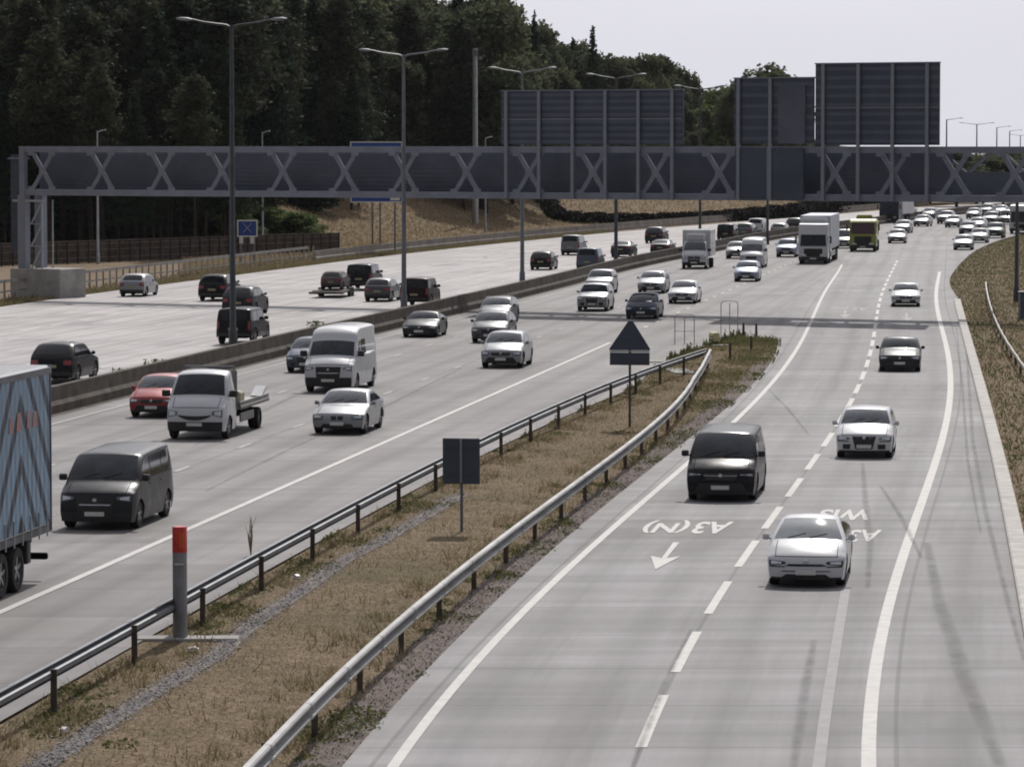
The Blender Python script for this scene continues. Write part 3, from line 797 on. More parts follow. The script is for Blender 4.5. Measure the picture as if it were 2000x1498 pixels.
    for sg in (-1, 1):
        mb = MB(); B.patch(mb, [(sf(zF0 + h * (lz0 + .10)), ti0 * sg), (sf(zF0 + h * lz0), ti1 * sg), (sf(zF0 + h * lz1), ti1 * sg), (sf(zF0 + h * (lz1 - .06)), ti0 * sg)], 6, 3, .009)
        hl = mb.build('headlamp', glass_pale if grille != 'slim' else glass, root, 60)
        q0, q1 = ti0 * .75 + ti1 * .25, ti0 * .12 + ti1 * .88
        mb = MB(); B.patch(mb, [(sf(zF0 + h * (lz0 + .10)), q0 * sg), (sf(zF0 + h * (lz0 + .06)), q1 * sg), (sf(zF0 + h * (lz1 - .03)), q1 * sg), (sf(zF0 + h * (lz1 - .08)), q0 * sg)], 5, 2, .016)
        mb.build('bulb', lights, hl, 60)
    fpatch('sill_trim', zF0 - .0, zF0 + h * .09, -.97, .97, black_pl, None, .007, 12, 1)
    if detail:
        mb = MB(); k1 = k['F1']; B.patch(mb, [(k1 + .3, -.84), (k1 + .3, .84), (k1 + .55, .84), (k1 + .55, -.84)], 12, 1, .004); mb.build('bonnet_seam', under_m, root)
        for sg in (-1, 1):
            mb = MB(); B.patch(mb, [(k1 + .5, .80 * sg), (k1 + .5, .815 * sg), (k['C'] - .5, .80 * sg), (k['C'] - .5, .785 * sg)], 1, 8, .004); mb.build('bonnet_seam', under_m, root)
        if grille in ('bar', 'shield', 'big', 'slim'):
            p = B.world(B.pt(sf(zF0 + h * (.80 if grille != 'shield' else .86)), 0)); mb = MB(); n0 = 14
            mb.v = [(p[0] + .03, p[1] + math.cos(6.283 * q / n0) * .055, p[2] + math.sin(6.283 * q / n0) * .045) for q in range(n0)] + [(p[0] - .01, p[1] + math.cos(6.283 * q / n0) * .06, p[2] + math.sin(6.283 * q / n0) * .05) for q in range(n0)]
            mb.f = [tuple(range(n0))] + [(q, (q + 1) % n0, n0 + (q + 1) % n0, n0 + q) for q in range(n0)]; mb.build('badge', chrome, root)
    if kind in ('sedan', 'hatch', 'liftback', 'suv', 'coupe'):
        fpatch('lamp_surround', zF0 + h * (lz0 - .05), zF0 + h * lz0, .58, .96, black_pl, None, .008, 5, 1, True)
    # rear: lamps, plate, bumper step
    sr = B.s_rear; zT = sp['pts'][6][1]; zB = sp['pts'][7][1]
    def rpatch(name, z0, z1, t0, t1, m, off=.01, both=False, nu=4, nv=3):
        for sg in ((-1, 1) if both else (1,)):
            mb = MB(); B.patch(mb, [(sr(z0), t0 * sg), (sr(z0), t1 * sg), (sr(z1), t1 * sg), (sr(z1), t0 * sg)], nu, nv, off); mb.build(name, m, root, 60)
    if kind != 'cab':
        hi = zT - .03
        if kind in ('van', 'mpv', 'bigvan', 'smallvan', '4x4'): rpatch('tail_lamp', .75, min(1.25, belt + .05), .86, .98, tail_m, .012, True)
        else: rpatch('tail_lamp', hi - .20, hi, .62, .97, tail_m, .012, True)
        zp = zB + (zT - zB) * .48
        rpatch('number_plate', zp, zp + .12, -.29, .29, plate_y, .016, False, 2, 1)
        rpatch('bumper', zB + .0, zB + .16, -.95, .95, black_pl, .012, False, 8)
    add_mirror(root, B, sp['pts'][2][0] + .32, belt + .01, black_pl if trim or kind in ('cab', 'bigvan', 'van', 'mpv') else bodymat, 1.35 if kind in ('cab', 'bigvan') else 1.0 if kind in ('van', 'mpv', '4x4') else .8)
    if roofbars:
        for sd in (-1, 1):
            mb = MB(); P = []
            for a in np.linspace(aR1 + .2, aR2 - .05, 7):
                z = float(np.interp(a, B.ea, B.ez)); P.append((L / 2 - a, sd * (B.half(a, z) - .06), z + .07 - (.05 if a in (aR1 + .2, aR2 - .05) else 0)))
            mb.tube(P, .018, 6); mb.build('roof_rail', rim_dark, root)
    for c in (sp['fa'], sp['ra']):
        if c > L: continue
        for sd in (-1, 1):
            y = B.half(c, wr) - .125
            wheel(root, L / 2 - c, sd * y, wr, .22, sd, rim)
    # door and panel gaps, thin dark seams on the flank
    if detail:
        for sd in (-1, 1):
            seams = [aC + .12, wins[0][1] + .035] + ([wins[1][1] + .03] if len(wins) > 1 else [])
            for a in seams:
                mb = MB(); zt = belt + .0
                zz = np.linspace(.36, zt, 6); mb.grid([[(L / 2 - a - .006, sd * (B.half(a, z) + .005), z), (L / 2 - a + .006, sd * (B.half(a, z) + .005), z)] for z in zz])
                mb.build('door_seam', under_m, root)
        for sd in (-1, 1):
            for a in seams[1:]:
                mb = MB(); x = L / 2 - a + .14; z = belt - .13; y = B.half(a, z)
                mb.box(x - .08, x + .08, y - .005, y + .03, z - .015, z + .015)
                if sd < 0: mb.v = [(p[0], -p[1], p[2]) for p in mb.v]
                mb.build('door_handle', bodymat, root)
        mb = MB()       # silhouettes of seats and wheel seen through the screen are too faint: wipers only
        for t0 in (-.55, .05):
            p = [B.world(B.pt(k['C'] + 1.0 + q * .5, t0 + q * .12)) for q in range(5)]
            mb.tube([(a + .010, b_, c_ + .008) for a, b_, c_ in p], .006, 4)
        mb.build('wiper', under_m, root)
    if scale != 1.0: root.scale = (scale,) * 3
    return root, B

# headings
def slope(f, y): return float(f(y + 3) - f(y - 3)) / 6
REFS = {'main': main_l, 'slip': dash_f, 'med': med_f, 'far': far_f, 'edge': edge_f}
def place(root, L, px, py, ref, toward=True):
    "put a vehicle with the middle of its near end on the ground at photo pixel (px, py)"
    p = at(px, py, 0.0); s_ = slope(REFS[ref], p.y); d = Vector((s_, 1, 0)).normalized()
    c = p + d * (L / 2)
    root.location = (c.x, c.y, .004)
    fwd = -d if toward else d
    root.rotation_euler = (0, 0, math.atan2(fwd.y, fwd.x))
    return root

PNT = {
 'black': paint('paint_black', (.006, .006, .008), .0, .22), 'darkgrey': paint('paint_dark_grey', (.026, .028, .032), .4, .3),
 'grey': paint('paint_grey', (.075, .078, .085), .5, .3), 'midgrey': paint('paint_mid_grey', (.16, .168, .18), .5, .3),
 'silver': paint('paint_silver', (.26, .27, .285), .5, .3), 'white': paint('paint_white', (.52, .53, .55), .0, .28),
 'paleblue': paint('paint_pale_blue', (.28, .32, .40), .5, .3), 'navy': paint('paint_navy', (.022, .035, .065), .4, .25),
 'bluegrey': paint('paint_blue_grey', (.075, .092, .125), .5, .28), 'red': paint('paint_red', (.30, .018, .018), .2, .28),
 'darkred': paint('paint_dark_red', (.022, .007, .008), .3, .28), 'lime': paint('paint_lime', (.27, .27, .04), .0, .35), 'green': paint('paint_dark_green', (.04, .07, .05), .4, .3),
}
def veh(kind, col, px, py, ref, label, cat, name, toward=True, group=None, **kw):
    kw.setdefault('detail', 1 if py > 560 else 0)
    root, B = make_vehicle(kind, PNT[col], name, **kw)
    place(root, SPEC[kind]['L'] * kw.get('scale', 1), px, py, ref, toward)
    tag(root, label, cat, group); return root, B
GM, GS, GF = 'vehicles coming along the main carriageway', 'vehicles coming along the slip road', 'vehicles driving away on the far carriageway'

# ---- slip road
veh('liftback', 'white', 1573, 1150, 'slip', 'white hatchback nearest the viewer on the slip road, its narrow lamps swept back', 'car', 'hatchback', group=GS, grille='slim', glassm=glass_pale)
veh('hatch', 'white', 1687, 897, 'slip', 'white car with a large black hexagonal grille behind the nearest white hatchback', 'car', 'hatchback', group=GS, grille='shield', scale=1.02)
veh('mpv', 'black', 1406, 981, 'slip', 'black minibus above the bracketed letters painted on the slip road', 'minibus', 'minibus', group=GS, grille='bar', rim=rim_dark)
veh('sedan', 'darkgrey', 1757, 727, 'slip', 'dark saloon just on the near side of the gantry shadow on the slip road', 'car', 'saloon_car', group=GS, grille='bar')
veh('sedan', 'white', 1769, 600, 'slip', 'pale silver saloon beyond the gantry shadow on the slip road', 'car', 'saloon_car', group=GS, grille='bar', scale=.98)
# ---- main carriageway, coming towards the viewer
veh('van', 'darkgrey', 184, 1037, 'main', 'dark grey window van right behind the blue striped trailer', 'van', 'panel_van', group=GM, grille='big', trim=.34)
veh('hatch', 'red', 294, 817, 'main', 'red hatchback half hidden by the white recovery truck', 'car', 'hatchback', group=GM, grille='bar')
veh('sedan', 'silver', 657, 850, 'main', 'silver saloon with twin grilles in front of the tall white van', 'car', 'saloon_car', group=GM, grille='kidney')
veh('bigvan', 'white', 640, 768, 'main', 'tall white van with a black grille behind the silver saloon', 'van', 'panel_van', group=GM, grille='big', trim=.42, glassm=glass)
veh('hatch', 'bluegrey', 594, 729, 'main', 'blue grey hatchback squeezed between the tall white van and the median wall', 'car', 'hatchback', group=GM, grille='shield')
veh('coupe', 'darkgrey', 817, 660, 'main', 'low dark grey coupe beside the second lamp column', 'car', 'coupe', group=GM, grille='bar')
veh('hatch', 'silver', 977, 720, 'main', 'silver hatchback in the lane nearest the solid white edge line', 'car', 'hatchback', group=GM, grille='bar', scale=1.06)
veh('hatch', 'grey', 953, 671, 'main', 'dark grey hatchback directly behind the silver hatchback', 'car', 'hatchback', group=GM, grille='shield', scale=1.04)
veh('estate', 'grey', 962, 634, 'main', 'dark grey estate car behind the grey hatchback, close to the gantry shadow', 'car', 'estate_car', group=GM, roofbars=True)
veh('suv', 'silver', 1155, 609, 'main', 'silver off-road car just beyond the gantry shadow', 'car', 'suv', group=GM, grille='shield', scale=.97)
veh('suv', 'silver', 1168, 575, 'main', 'silver estate behind the off-road car next to the median wall', 'car', 'suv', group=GM, grille='bar', scale=.95)
veh('sedan', 'navy', 1251, 624, 'main', 'dark blue car in the gantry shadow above the triangular sign', 'car', 'saloon_car', group=GM, grille='bar')
veh('estate', 'silver', 1270, 574, 'main', 'silver estate car with roof bars behind the dark blue car', 'car', 'estate_car', group=GM, grille='bar', roofbars=True)
veh('sedan', 'white', 1331, 594, 'main', 'silver white saloon right of the dark blue car', 'car', 'saloon_car', group=GM, grille='bar', scale=.98)
veh('hatch', 'paleblue', 1456, 551, 'main', 'pale blue hatchback in front of the white van', 'car', 'hatchback', group=GM, grille='bar')
veh('bigvan', 'white', 1467, 524, 'main', 'white panel van close behind the pale blue hatchback', 'van', 'panel_van', group=GM, grille='bar', solid_sides=True, scale=.94)
veh('hatch', 'silver', 1436, 506, 'main', 'silver hatchback left of the white panel van', 'car', 'hatchback', group=GM)
veh('suv', 'paleblue', 1535, 503, 'main', 'pale silver car left of the white articulated lorry', 'car', 'suv', group=GM, grille='bar', scale=.96)
veh('sedan', 'silver', 1751, 476, 'main', 'silver saloon right of the yellow truck', 'car', 'saloon_car', group=GM)
veh('hatch', 'silver', 1760, 456, 'edge', 'silver hatchback behind the saloon right of the yellow truck', 'car', 'hatchback', group=GM)
veh('smallvan', 'white', 1648, 486, 'main', 'white van between the articulated lorry and the yellow truck', 'van', 'panel_van', group=GM, grille='bar', trim=.3)
veh('sedan', 'silver', 1880, 489, 'edge', 'silver saloon close to the grass corner where the road bends away', 'car', 'saloon_car', group=GM)
veh('hatch', 'white', 1911, 475, 'edge', 'white hatchback just behind the saloon at the grass corner', 'car', 'hatchback', group=GM)
veh('suv', 'green', 1941, 466, 'edge', 'dark green off-road car at the right of the distant queue', 'car', 'suv', group=GM)
veh('hatch', 'grey', 1887, 459, 'edge', 'dark grey hatchback in the middle of the distant queue', 'car', 'hatchback', group=GM)
veh('sedan', 'white', 1905, 449, 'edge', 'white saloon behind the hatchback in the distant queue', 'car', 'saloon_car', group=GM)
veh('suv', 'midgrey', 1932, 440, 'edge', 'mid grey off-road car deep in the distant queue', 'car', 'suv', group=GM)
veh('smallvan', 'white', 1964, 439, 'edge', 'white van at the back of the distant queue', 'van', 'panel_van', group=GM)
veh('sedan', 'midgrey', 1797, 443, 'edge', 'grey saloon left of a pair of cars near the vanishing bend', 'car', 'saloon_car', group=GM)
veh('suv', 'silver', 1843, 438, 'edge', 'left one of a close pair of silver cars near the vanishing bend', 'car', 'suv', group=GM)
veh('hatch', 'silver', 1858, 445, 'edge', 'right one of a close pair of silver cars near the vanishing bend', 'car', 'hatchback', group=GM)
veh('hatch', 'midgrey', 1898, 428, 'edge', 'grey hatchback among the farthest cars under the gantry', 'car', 'hatchback', group=GM)
veh('suv', 'grey', 1923, 422, 'edge', 'grey off-road car among the farthest cars under the gantry', 'car', 'suv', group=GM)
veh('hatch', 'grey', 1812, 428, 'edge', 'small dark car among the farthest traffic under the gantry', 'car', 'hatchback', group=GM)
veh('sedan', 'white', 1950, 421, 'edge', 'small white car among the farthest traffic at the right', 'car', 'saloon_car', group=GM)
# ---- far carriageway, driving away
veh('suv', 'black', 98, 751, 'med', 'black off-road car above the blue trailer, seen from behind', 'car', 'suv', False, GF)
veh('4x4', 'black', 455, 674, 'med', 'boxy black off-road car behind the nearest lamp column', 'car', 'suv', False, GF)
veh('suv', 'darkgrey', 462, 617, 'med', 'dark grey car hidden behind the boxy black off-road car', 'car', 'suv', False, GF)
veh('suv', 'black', 413, 589, 'med', 'black off-road car left of the nearest lamp column, in the far lane', 'car', 'suv', False, GF)
veh('hatch', 'silver', 256, 580, 'med', 'silver hatchback driving away near the concrete gantry base', 'car', 'hatchback', False, GF)
veh('hatch', 'grey', 736, 590, 'med', 'grey hatchback driving away beside the loaded trailer', 'car', 'hatchback', False, GF)
veh('4x4', 'darkred', 808, 601, 'med', 'dark red and black off-road car behind the second lamp column', 'car', 'suv', False, GF)
veh('hatch', 'black', 1055, 528, 'med', 'dark hatchback driving away right of the third lamp column', 'car', 'hatchback', False, GF)
veh('smallvan', 'midgrey', 1113, 499, 'med', 'pale grey van driving away behind the bluish van', 'van', 'panel_van', False, GF)
veh('smallvan', 'bluegrey', 1146, 530, 'med', 'blue grey van driving away close to the median wall', 'van', 'panel_van', False, GF)
veh('sedan', 'darkgrey', 1211, 503, 'med', 'dark car driving away behind the fourth lamp column', 'car', 'saloon_car', False, GF)
veh('suv', 'darkgrey', 1276, 476, 'med', 'dark off-road car driving away near the far verge', 'car', 'suv', False, GF)
veh('sedan', 'darkgrey', 1288, 500, 'med', 'dark grey saloon driving away next to the median wall end', 'car', 'saloon_car', False, GF)
veh('4x4', 'black', 1416, 472, 'med', 'boxy dark vehicle driving away between the two white trucks', 'car', 'suv', False, GF)
veh('suv', 'grey', 1452, 467, 'med', 'grey car driving away above the white panel van', 'car', 'suv', False, GF)
veh('smallvan', 'white', 1475, 459, 'med', 'white van driving away above the white panel van', 'van', 'panel_van', False, GF)
veh('hatch', 'midgrey', 1519, 463, 'med', 'grey hatchback driving away left of the articulated lorry', 'car', 'hatchback', False, GF)
veh('suv', 'darkgrey', 1549, 455, 'med', 'dark car driving away directly behind the articulated lorry', 'car', 'suv', False, GF)
veh('hatch', 'silver', 1770, 424, 'far', 'silver car driving away beyond the yellow truck', 'car', 'hatchback', False, GF)

# ---- flatbed recovery truck
def lorry_box(name, x0, x1, y0, y1, z0, z1, m, root, bev=.03):
    mb = MB(); mb.box(x0, x1, y0, y1, z0, z1, bev); return mb.build(name, m, root)
cabroot, CB = make_vehicle('cab', PNT['white'], 'recovery_truck', grille='smile', glassm=glass)
Lc = 2.35; x1 = -Lc / 2 + .02
deck = simple('deck_steel', (.20, .20, .185), .6, .2, .3, 1.5)
lorry_box('bulkhead', x1 - .14, x1 - .04, -.95, .95, .8, 2.2, deck, cabroot)
lorry_box('chassis', x1 - 5.0, x1 + .6, -.42, .42, .45, .78, under_m, cabroot)
mb = MB(); mb.box(x1 - 4.9, x1 - .15, -1.08, 1.08, .86, .98, .02)
for y in (-1.05, 1.0): mb.box(x1 - 4.9, x1 - .15, y, y + .05, .98, 1.12)
mb.build('deck', deck, cabroot)
mb = MB(); mb.bar((x1 - 4.9, -.6, 1.0), (x1 - 5.75, -.6, 1.30), .4, .06); mb.bar((x1 - 4.9, .6, 1.0), (x1 - 5.75, .6, 1.30), .4, .06); mb.build('ramp', galv_dark, cabroot)
mb = MB(); mb.box(x1 - 1.0, x1 - .3, -1.0, -.4, .98, 1.5, .06); mb.build('toolbox', simple('toolbox', (.33, .31, .20), .6, 0, .3, 3), cabroot); mb = MB(); mb.box(x1 - 1.1, x1 - .35, .35, 1.0, .98, 1.45, .06); mb.build('toolbox', simple('toolbox', (.33, .31, .20), .6, 0, .3, 3), cabroot)
mb = MB()
for y in (-.85, .85): mb.bar((x1 - .1, y, .98), (x1 - .1, y, 2.32), .06, .06)
mb.bar((x1 - .1, -.85, 2.32), (x1 - .1, .85, 2.32), .06, .06); mb.build('headboard_frame', galv_dark, cabroot)
for sd in (-1, 1):
    lorry_box('side_guard', x1 - 2.6, x1 - .4, sd * .98 - .03, sd * .98 + .03, .42, .72, deck, cabroot)
    wheel(cabroot, x1 - 3.45, sd * .85, .37, .36, sd, rim_dark)
mb = MB(); mb.bar((0, 0, 0), (0, 0, 0.01), .01, .01)
place(cabroot, Lc, 379, 860, 'main'); tag(cabroot, 'white recovery truck with an empty flat deck in the middle lane', 'truck', GM)

# ---- white box truck
root, CB = make_vehicle('cab', PNT['white'], 'box_truck', grille='big', trim=.34)
lorry_box('cargo_box', x1 - 4.6, x1 + .02, -1.12, 1.12, .95, 3.05, PNT['white'], root)
lorry_box('wind_deflector', x1 + .3, x1 + 1.05, -.75, .75, 2.2, 2.78, PNT['white'], root, .12)
lorry_box('chassis', x1 - 4.5, x1 + .6, -.5, .5, .45, .92, under_m, root)
for sd in (-1, 1): wheel(root, x1 - 3.2, sd * .88, .38, .36, sd, rim_m)
place(root, Lc, 1355, 526, 'main'); tag(root, 'white box truck with a roof deflector near the end of the median wall', 'truck', GM)

# ---- heavy lorries
def lorry_cab(root, W, H, m, zl=1.45, ztop=2.45, screen=glass, skirt=black_pl, L=2.2, x=0):
    mb = MB(); hw = W / 2
    prof = [(x + L / 2, .38), (x + L / 2 + .06, 1.1), (x + L / 2, zl), (x + L / 2 - .22, ztop), (x + L / 2 - .5, H - .1), (x + L / 2 - .8, H), (x - L / 2, H), (x - L / 2, .55), (x - L / 2 + .3, .45)]
    mb.prism(prof, -hw, hw); o = mb.build('cab', m, root, 30)
    bv = o.modifiers.new('bevel', 'BEVEL'); bv.width = .09; bv.segments = 3; bv.limit_method = 'ANGLE'; bv.angle_limit = R(30)
    xf = x + L / 2
    mb = MB(); mb.quad((xf + .03, -hw + .16, zl + .04), (xf + .03, hw - .16, zl + .04), (xf - .17, hw - .22, ztop - .03), (xf - .17, -hw + .22, ztop - .03))
    n = len(mb.v); mb.v += [(a - .05, b, c - .01) for a, b, c in mb.v[:4]]; mb.f += [(0, 1, 5, 4), (1, 2, 6, 5), (2, 3, 7, 6), (3, 0, 4, 7)]
    mb.build('windscreen', screen, root)
    for sd in (-1, 1):
        y = sd * (hw + .004); mb = MB(); mb.box(x + L / 2 - .95, x + L / 2 - .28, min(y, y - sd * .02), max(y, y - sd * .02), zl + .08, ztop - .2); mb.build('side_window', screen, root)
        mb = MB(); mb.box(xf + .05, xf + .12, sd * hw * .62 - .2, sd * hw * .62 + .2, .62, .82, .02); mb.build('headlamp', lamp_m, root)
        mb = MB(); mb.box(xf - .28, xf - .12, sd * (hw + .22) - .07, sd * (hw + .22) + .07, ztop - .75, ztop - .15, .03); mb.bar((xf - .2, sd * hw * .97, ztop - .25), (xf - .2, sd * (hw + .2), ztop - .25), .04, .04); mb.build('wing_mirror', black_pl, root)
    mb = MB(); mb.box(xf + .045, xf + .10, -hw * .62, hw * .62, .62, zl - .18, .02)
    for k in range(3): mb.box(xf + .10, xf + .115, -hw * .58, hw * .58, .78 + k * .18, .84 + k * .18)
    mb.build('grille', skirt, root)
    mb = MB(); mb.box(xf + .0, xf + .13, -hw + .03, hw - .03, .30, .58, .03); mb.build('bumper', skirt, root)
    mb = MB(); mb.box(xf + .135, xf + .15, -.27, .27, .40, .51); mb.build('number_plate', plate_w, root)
    for sd in (-1, 1): wheel(root, x + .25, sd * (hw - .2), .5, .3, sd, rim_m)
root = empty('articulated_lorry')
lorry_cab(root, 2.45, 3.35, PNT['white'], 1.45, 2.45, glass)
lorry_box('trailer', -15.2, -1.5, -1.26, 1.26, 1.15, 3.95, simple('trailer_grey', (.42, .44, .50), .5, 0, .12, 1), root)
lorry_box('chassis', -15, 0, -.5, .5, .6, 1.12, under_m, root)
mb = MB(); mb.box(-1.1, -.3, -1.1, 1.1, 3.2, 3.85, .2); mb.build('wind_deflector', PNT['white'], root)
for xx in (-2.3, -10.8, -12.1, -13.4):
    for sd in (-1, 1): wheel(root, xx, sd * 1.03, .5, .34, sd, rim_m)
for sd in (-1, 1): lorry_box('side_guard', -9.6, -3.2, sd * 1.2 - .03, sd * 1.2 + .03, .5, .95, galv, root)
place(root, 2.2, 1588, 516, 'main'); tag(root, 'white articulated lorry with a pale grey trailer', 'lorry', GM)
root = empty('tipper_truck')
lorry_cab(root, 2.5, 3.0, PNT['lime'], 1.6, 2.7, simple('dark_red_glass', (.05, .014, .022), .15, 0, .2, 2, .8))
lorry_box('chassis', -6.5, 0, -.5, .5, .6, 1.12, under_m, root)
lorry_box('tank', -6.4, -1.3, -1.15, 1.15, 1.1, 2.9, simple('lime_body', (.24, .23, .05), .5, 0, .3, 1.2), root, .25)
lorry_box('roof_unit', -3.2, -1.5, -.75, .75, 2.85, 3.35, simple('lime_body', (.24, .23, .05)), root, .15)
for xx in (-3.8, -5.1):
    for sd in (-1, 1): wheel(root, xx, sd * 1.03, .5, .36, sd, rim_m)
place(root, 2.2, 1685, 492, 'main'); tag(root, 'lime yellow truck with a dark red windscreen', 'truck', GM)
root = empty('box_lorry')
lorry_cab(root, 2.5, 3.0, PNT['navy'], 1.5, 2.5)
lorry_box('cargo_box', -8.6, -1.3, -1.27, 1.27, 1.1, 4.1, simple('box_white', (.6, .6, .62), .5, 0, .12, 1), root)
for xx in (-4.8, -6.5):
    for sd in (-1, 1): wheel(root, xx, sd * 1.03, .5, .36, sd, rim_m)
place(root, 2.2, 1736, 436, 'far'); tag(root, 'dark blue lorry with a white box behind the lime yellow truck', 'lorry', GM)
root = empty('coach')
lorry_cab(root, 2.5, 3.2, PNT['white'], 1.25, 2.5, glass)
lorry_box('cargo_box', -8.6, -1.2, -1.25, 1.25, .6, 3.3, PNT['white'], root)
for sd in (-1, 1): wheel(root, -6.2, sd * 1.03, .5, .36, sd, rim_m)
place(root, 2.2, 1993, 457, 'edge'); root.name = 'box_lorry'; tag(root, 'white lorry cut off by the right edge above the grass bank', 'lorry', GM)

# ---- blue curtain-sided trailer at the left edge
m, nt, b = nodes_of('striped_curtain')
tc = nt.nodes.new('ShaderNodeTexCoord').outputs['Object']; sp_ = nt.nodes.new('ShaderNodeSeparateXYZ'); nt.links.new(tc, sp_.inputs[0])
X, Z = sp_.outputs[0], sp_.outputs[2]
fx = math_n(nt, 'ABSOLUTE', math_n(nt, 'SUBTRACT', math_n(nt, 'PINGPONG', math_n(nt, 'ADD', X, 11.05), 3.3), 0))
ch = math_n(nt, 'MULTIPLY_ADD', Z, .80, math_n(nt, 'MULTIPLY', fx, 1.0))
st = math_n(nt, 'FRACT', math_n(nt, 'MULTIPLY', ch, .95))
col = ramp(nt, st, [(.0, (.022, .035, .06)), (.30, (.022, .035, .06)), (.34, (.20, .32, .44)), (.62, (.20, .32, .44)), (.66, (.20, .18, .17)), (.70, (.20, .32, .44)), (.96, (.20, .32, .44)), (1.0, (.022, .035, .06))])
fold = noise(nt, 1.2, 4, .6, tc)
nt.links.new(mixc(nt, ramp(nt, fold, [(.4, g3(0)), (.8, g3(.35))]), col, (.10, .12, .14)), b.inputs['Base Color']); b.inputs['Roughness'].default_value = .5
w_ = nt.nodes.new('ShaderNodeTexWave'); w_.inputs['Scale'].default_value = .9; w_.inputs['Distortion'].default_value = 1.5; nt.links.new(tc, w_.inputs[0]); bump(nt, b, w_.outputs['Fac'], .35, .05)
curtain = m
root = empty('articulated_lorry')
TL = 13.6
lorry_box('trailer', -TL, 0, -1.24, 1.24, 1.22, 4.84, PNT['white'], root, .04)
for sd in (-1, 1):
    mb = MB(); mb.box(-TL + .12, -.12, sd * 1.262 - .015, sd * 1.262 + .015, 1.30, 4.66); mb.build('curtain', curtain, root)
    lorry_box('roof_rail', -TL, 0, sd * 1.27 - .03, sd * 1.27 + .03, 4.66, 4.80, galv_dark, root, .0)
    for k in range(19 if sd > 0 else 0):
        mb = MB(); x = -TL + .45 + k * .7; mb.box(x - .025, x + .025, sd * 1.30 - .012, sd * 1.30 + .012, 1.02, 1.62); mb.build('strap', galv, root)
    lorry_box('side_rail', -TL, 0, sd * 1.2 - .05, sd * 1.2 + .05, 1.08, 1.24, galv_dark, root, .0)
    for xx in (-TL + 2.6, -TL + 3.9, -TL + 5.2): wheel(root, xx, sd * 1.02, .5, .38, sd, rim_m)
    lorry_box('side_guard', -TL + 6.2, -3.5, sd * 1.18 - .03, sd * 1.18 + .03, .5, .95, galv, root)
    lorry_box('mudguard', -TL + 1.75, -TL + 2.05, sd * 1.02 - .25, sd * 1.02 + .25, .55, 1.1, black_pl, root)
lorry_box('rear_bumper', -TL - .0, -TL + .14, -1.2, 1.2, .45, .60, under_m, root)
lorry_box('rear_frame', -TL - .05, -TL, -1.28, 1.28, 1.1, 4.84, galv_dark, root, .0)
lorry_box('chassis', -TL + .2, -.2, -.5, .5, .75, 1.2, under_m, root)
red_l = simple('curtain_red', (.36, .19, .18), .5, 0, .2, 4)
for k, (x, w, h_) in enumerate(((-TL + 1.2, .42, .34), (-TL + 1.80, .30, .40), (-TL + 2.5, .46, .40), (-TL + 3.2, .36, .34))):
    mb = MB(); mb.prism([(x, 3.55), (x + w, 3.55), (x + w * .8, 3.55 + h_), (x + w * .2, 3.55 + h_)], 1.28, 1.292); mb.build('curtain_emblem', red_l, root)
lorry_cab(root, 2.5, 3.9, PNT['navy'], 1.55, 2.6, L=2.3, x=2.0)
c0 = atd(100, 900, 87.0); sl = slope(main_l, 87); d = Vector((sl, 1, 0)).normalized(); sdv = Vector((-d.y, d.x, 0))
# rear left corner of the trailer (as its driver sees it) sits on the sight line at the photo's x = 100
corner = Vector((c0.x, 87.0, 0)); front = corner - d * TL + sdv * 1.28
root.location = (front.x, front.y, 0); root.rotation_euler = (0, 0, math.atan2(-d.y, -d.x))
tag(root, 'lorry trailer with blue and black chevron curtain, cut off by the left edge', 'lorry', GM)

# ---- dark pickup towing a trailer with a scrapped car
pk, PB = make_vehicle('4x4', PNT['black'], 'pickup_truck'); place(pk, 4.5, 700, 568, 'med', False); tag(pk, 'black off-road car towing the flat trailer', 'car', GF)
tr = empty('car_trailer')
mb = MB(); mb.box(-2.6, 2.3, -1.05, 1.05, .32, .46, .02); mb.box(-3.3, -2.6, -1.1, 1.1, .26, .40, .02); mb.build('deck', simple('trailer_deck', (.055, .048, .045), .7, .3, .3, 2), tr)
mb = MB(); mb.bar((2.3, 0, .5), (3.4, 0, .55), .1, .1); mb.bar((2.3, .7, .5), (3.2, 0, .52), .07, .07); mb.bar((2.3, -.7, .5), (3.2, 0, .52), .07, .07); mb.build('drawbar', galv_dark, tr)
for xx in (-.3, .45):
    for sd in (-1, 1): wheel(tr, xx, sd * .98, .3, .2, sd, rim_dark)
for sd in (-1, 1): lorry_box('tail_lamp', -3.33, -3.29, sd * .85 - .12, sd * .85 + .12, .28, .38, tail_m, tr, 0)
place(tr, 5.2, 640, 582, 'med', False); tag(tr, 'flat trailer carrying a small scrapped car', 'trailer')
sc, SB = make_vehicle('hatch', simple('scrap_body', (.10, .075, .075), .75, .1, .6, 3), 'scrapped_car', rim=rim_dark, scale=.82, detail=0)
sc.location = tr.location + Vector((0, 0, .46)); sc.rotation_euler = tr.rotation_euler; tag(sc, 'battered small grey and brown car sitting on the flat trailer', 'car')
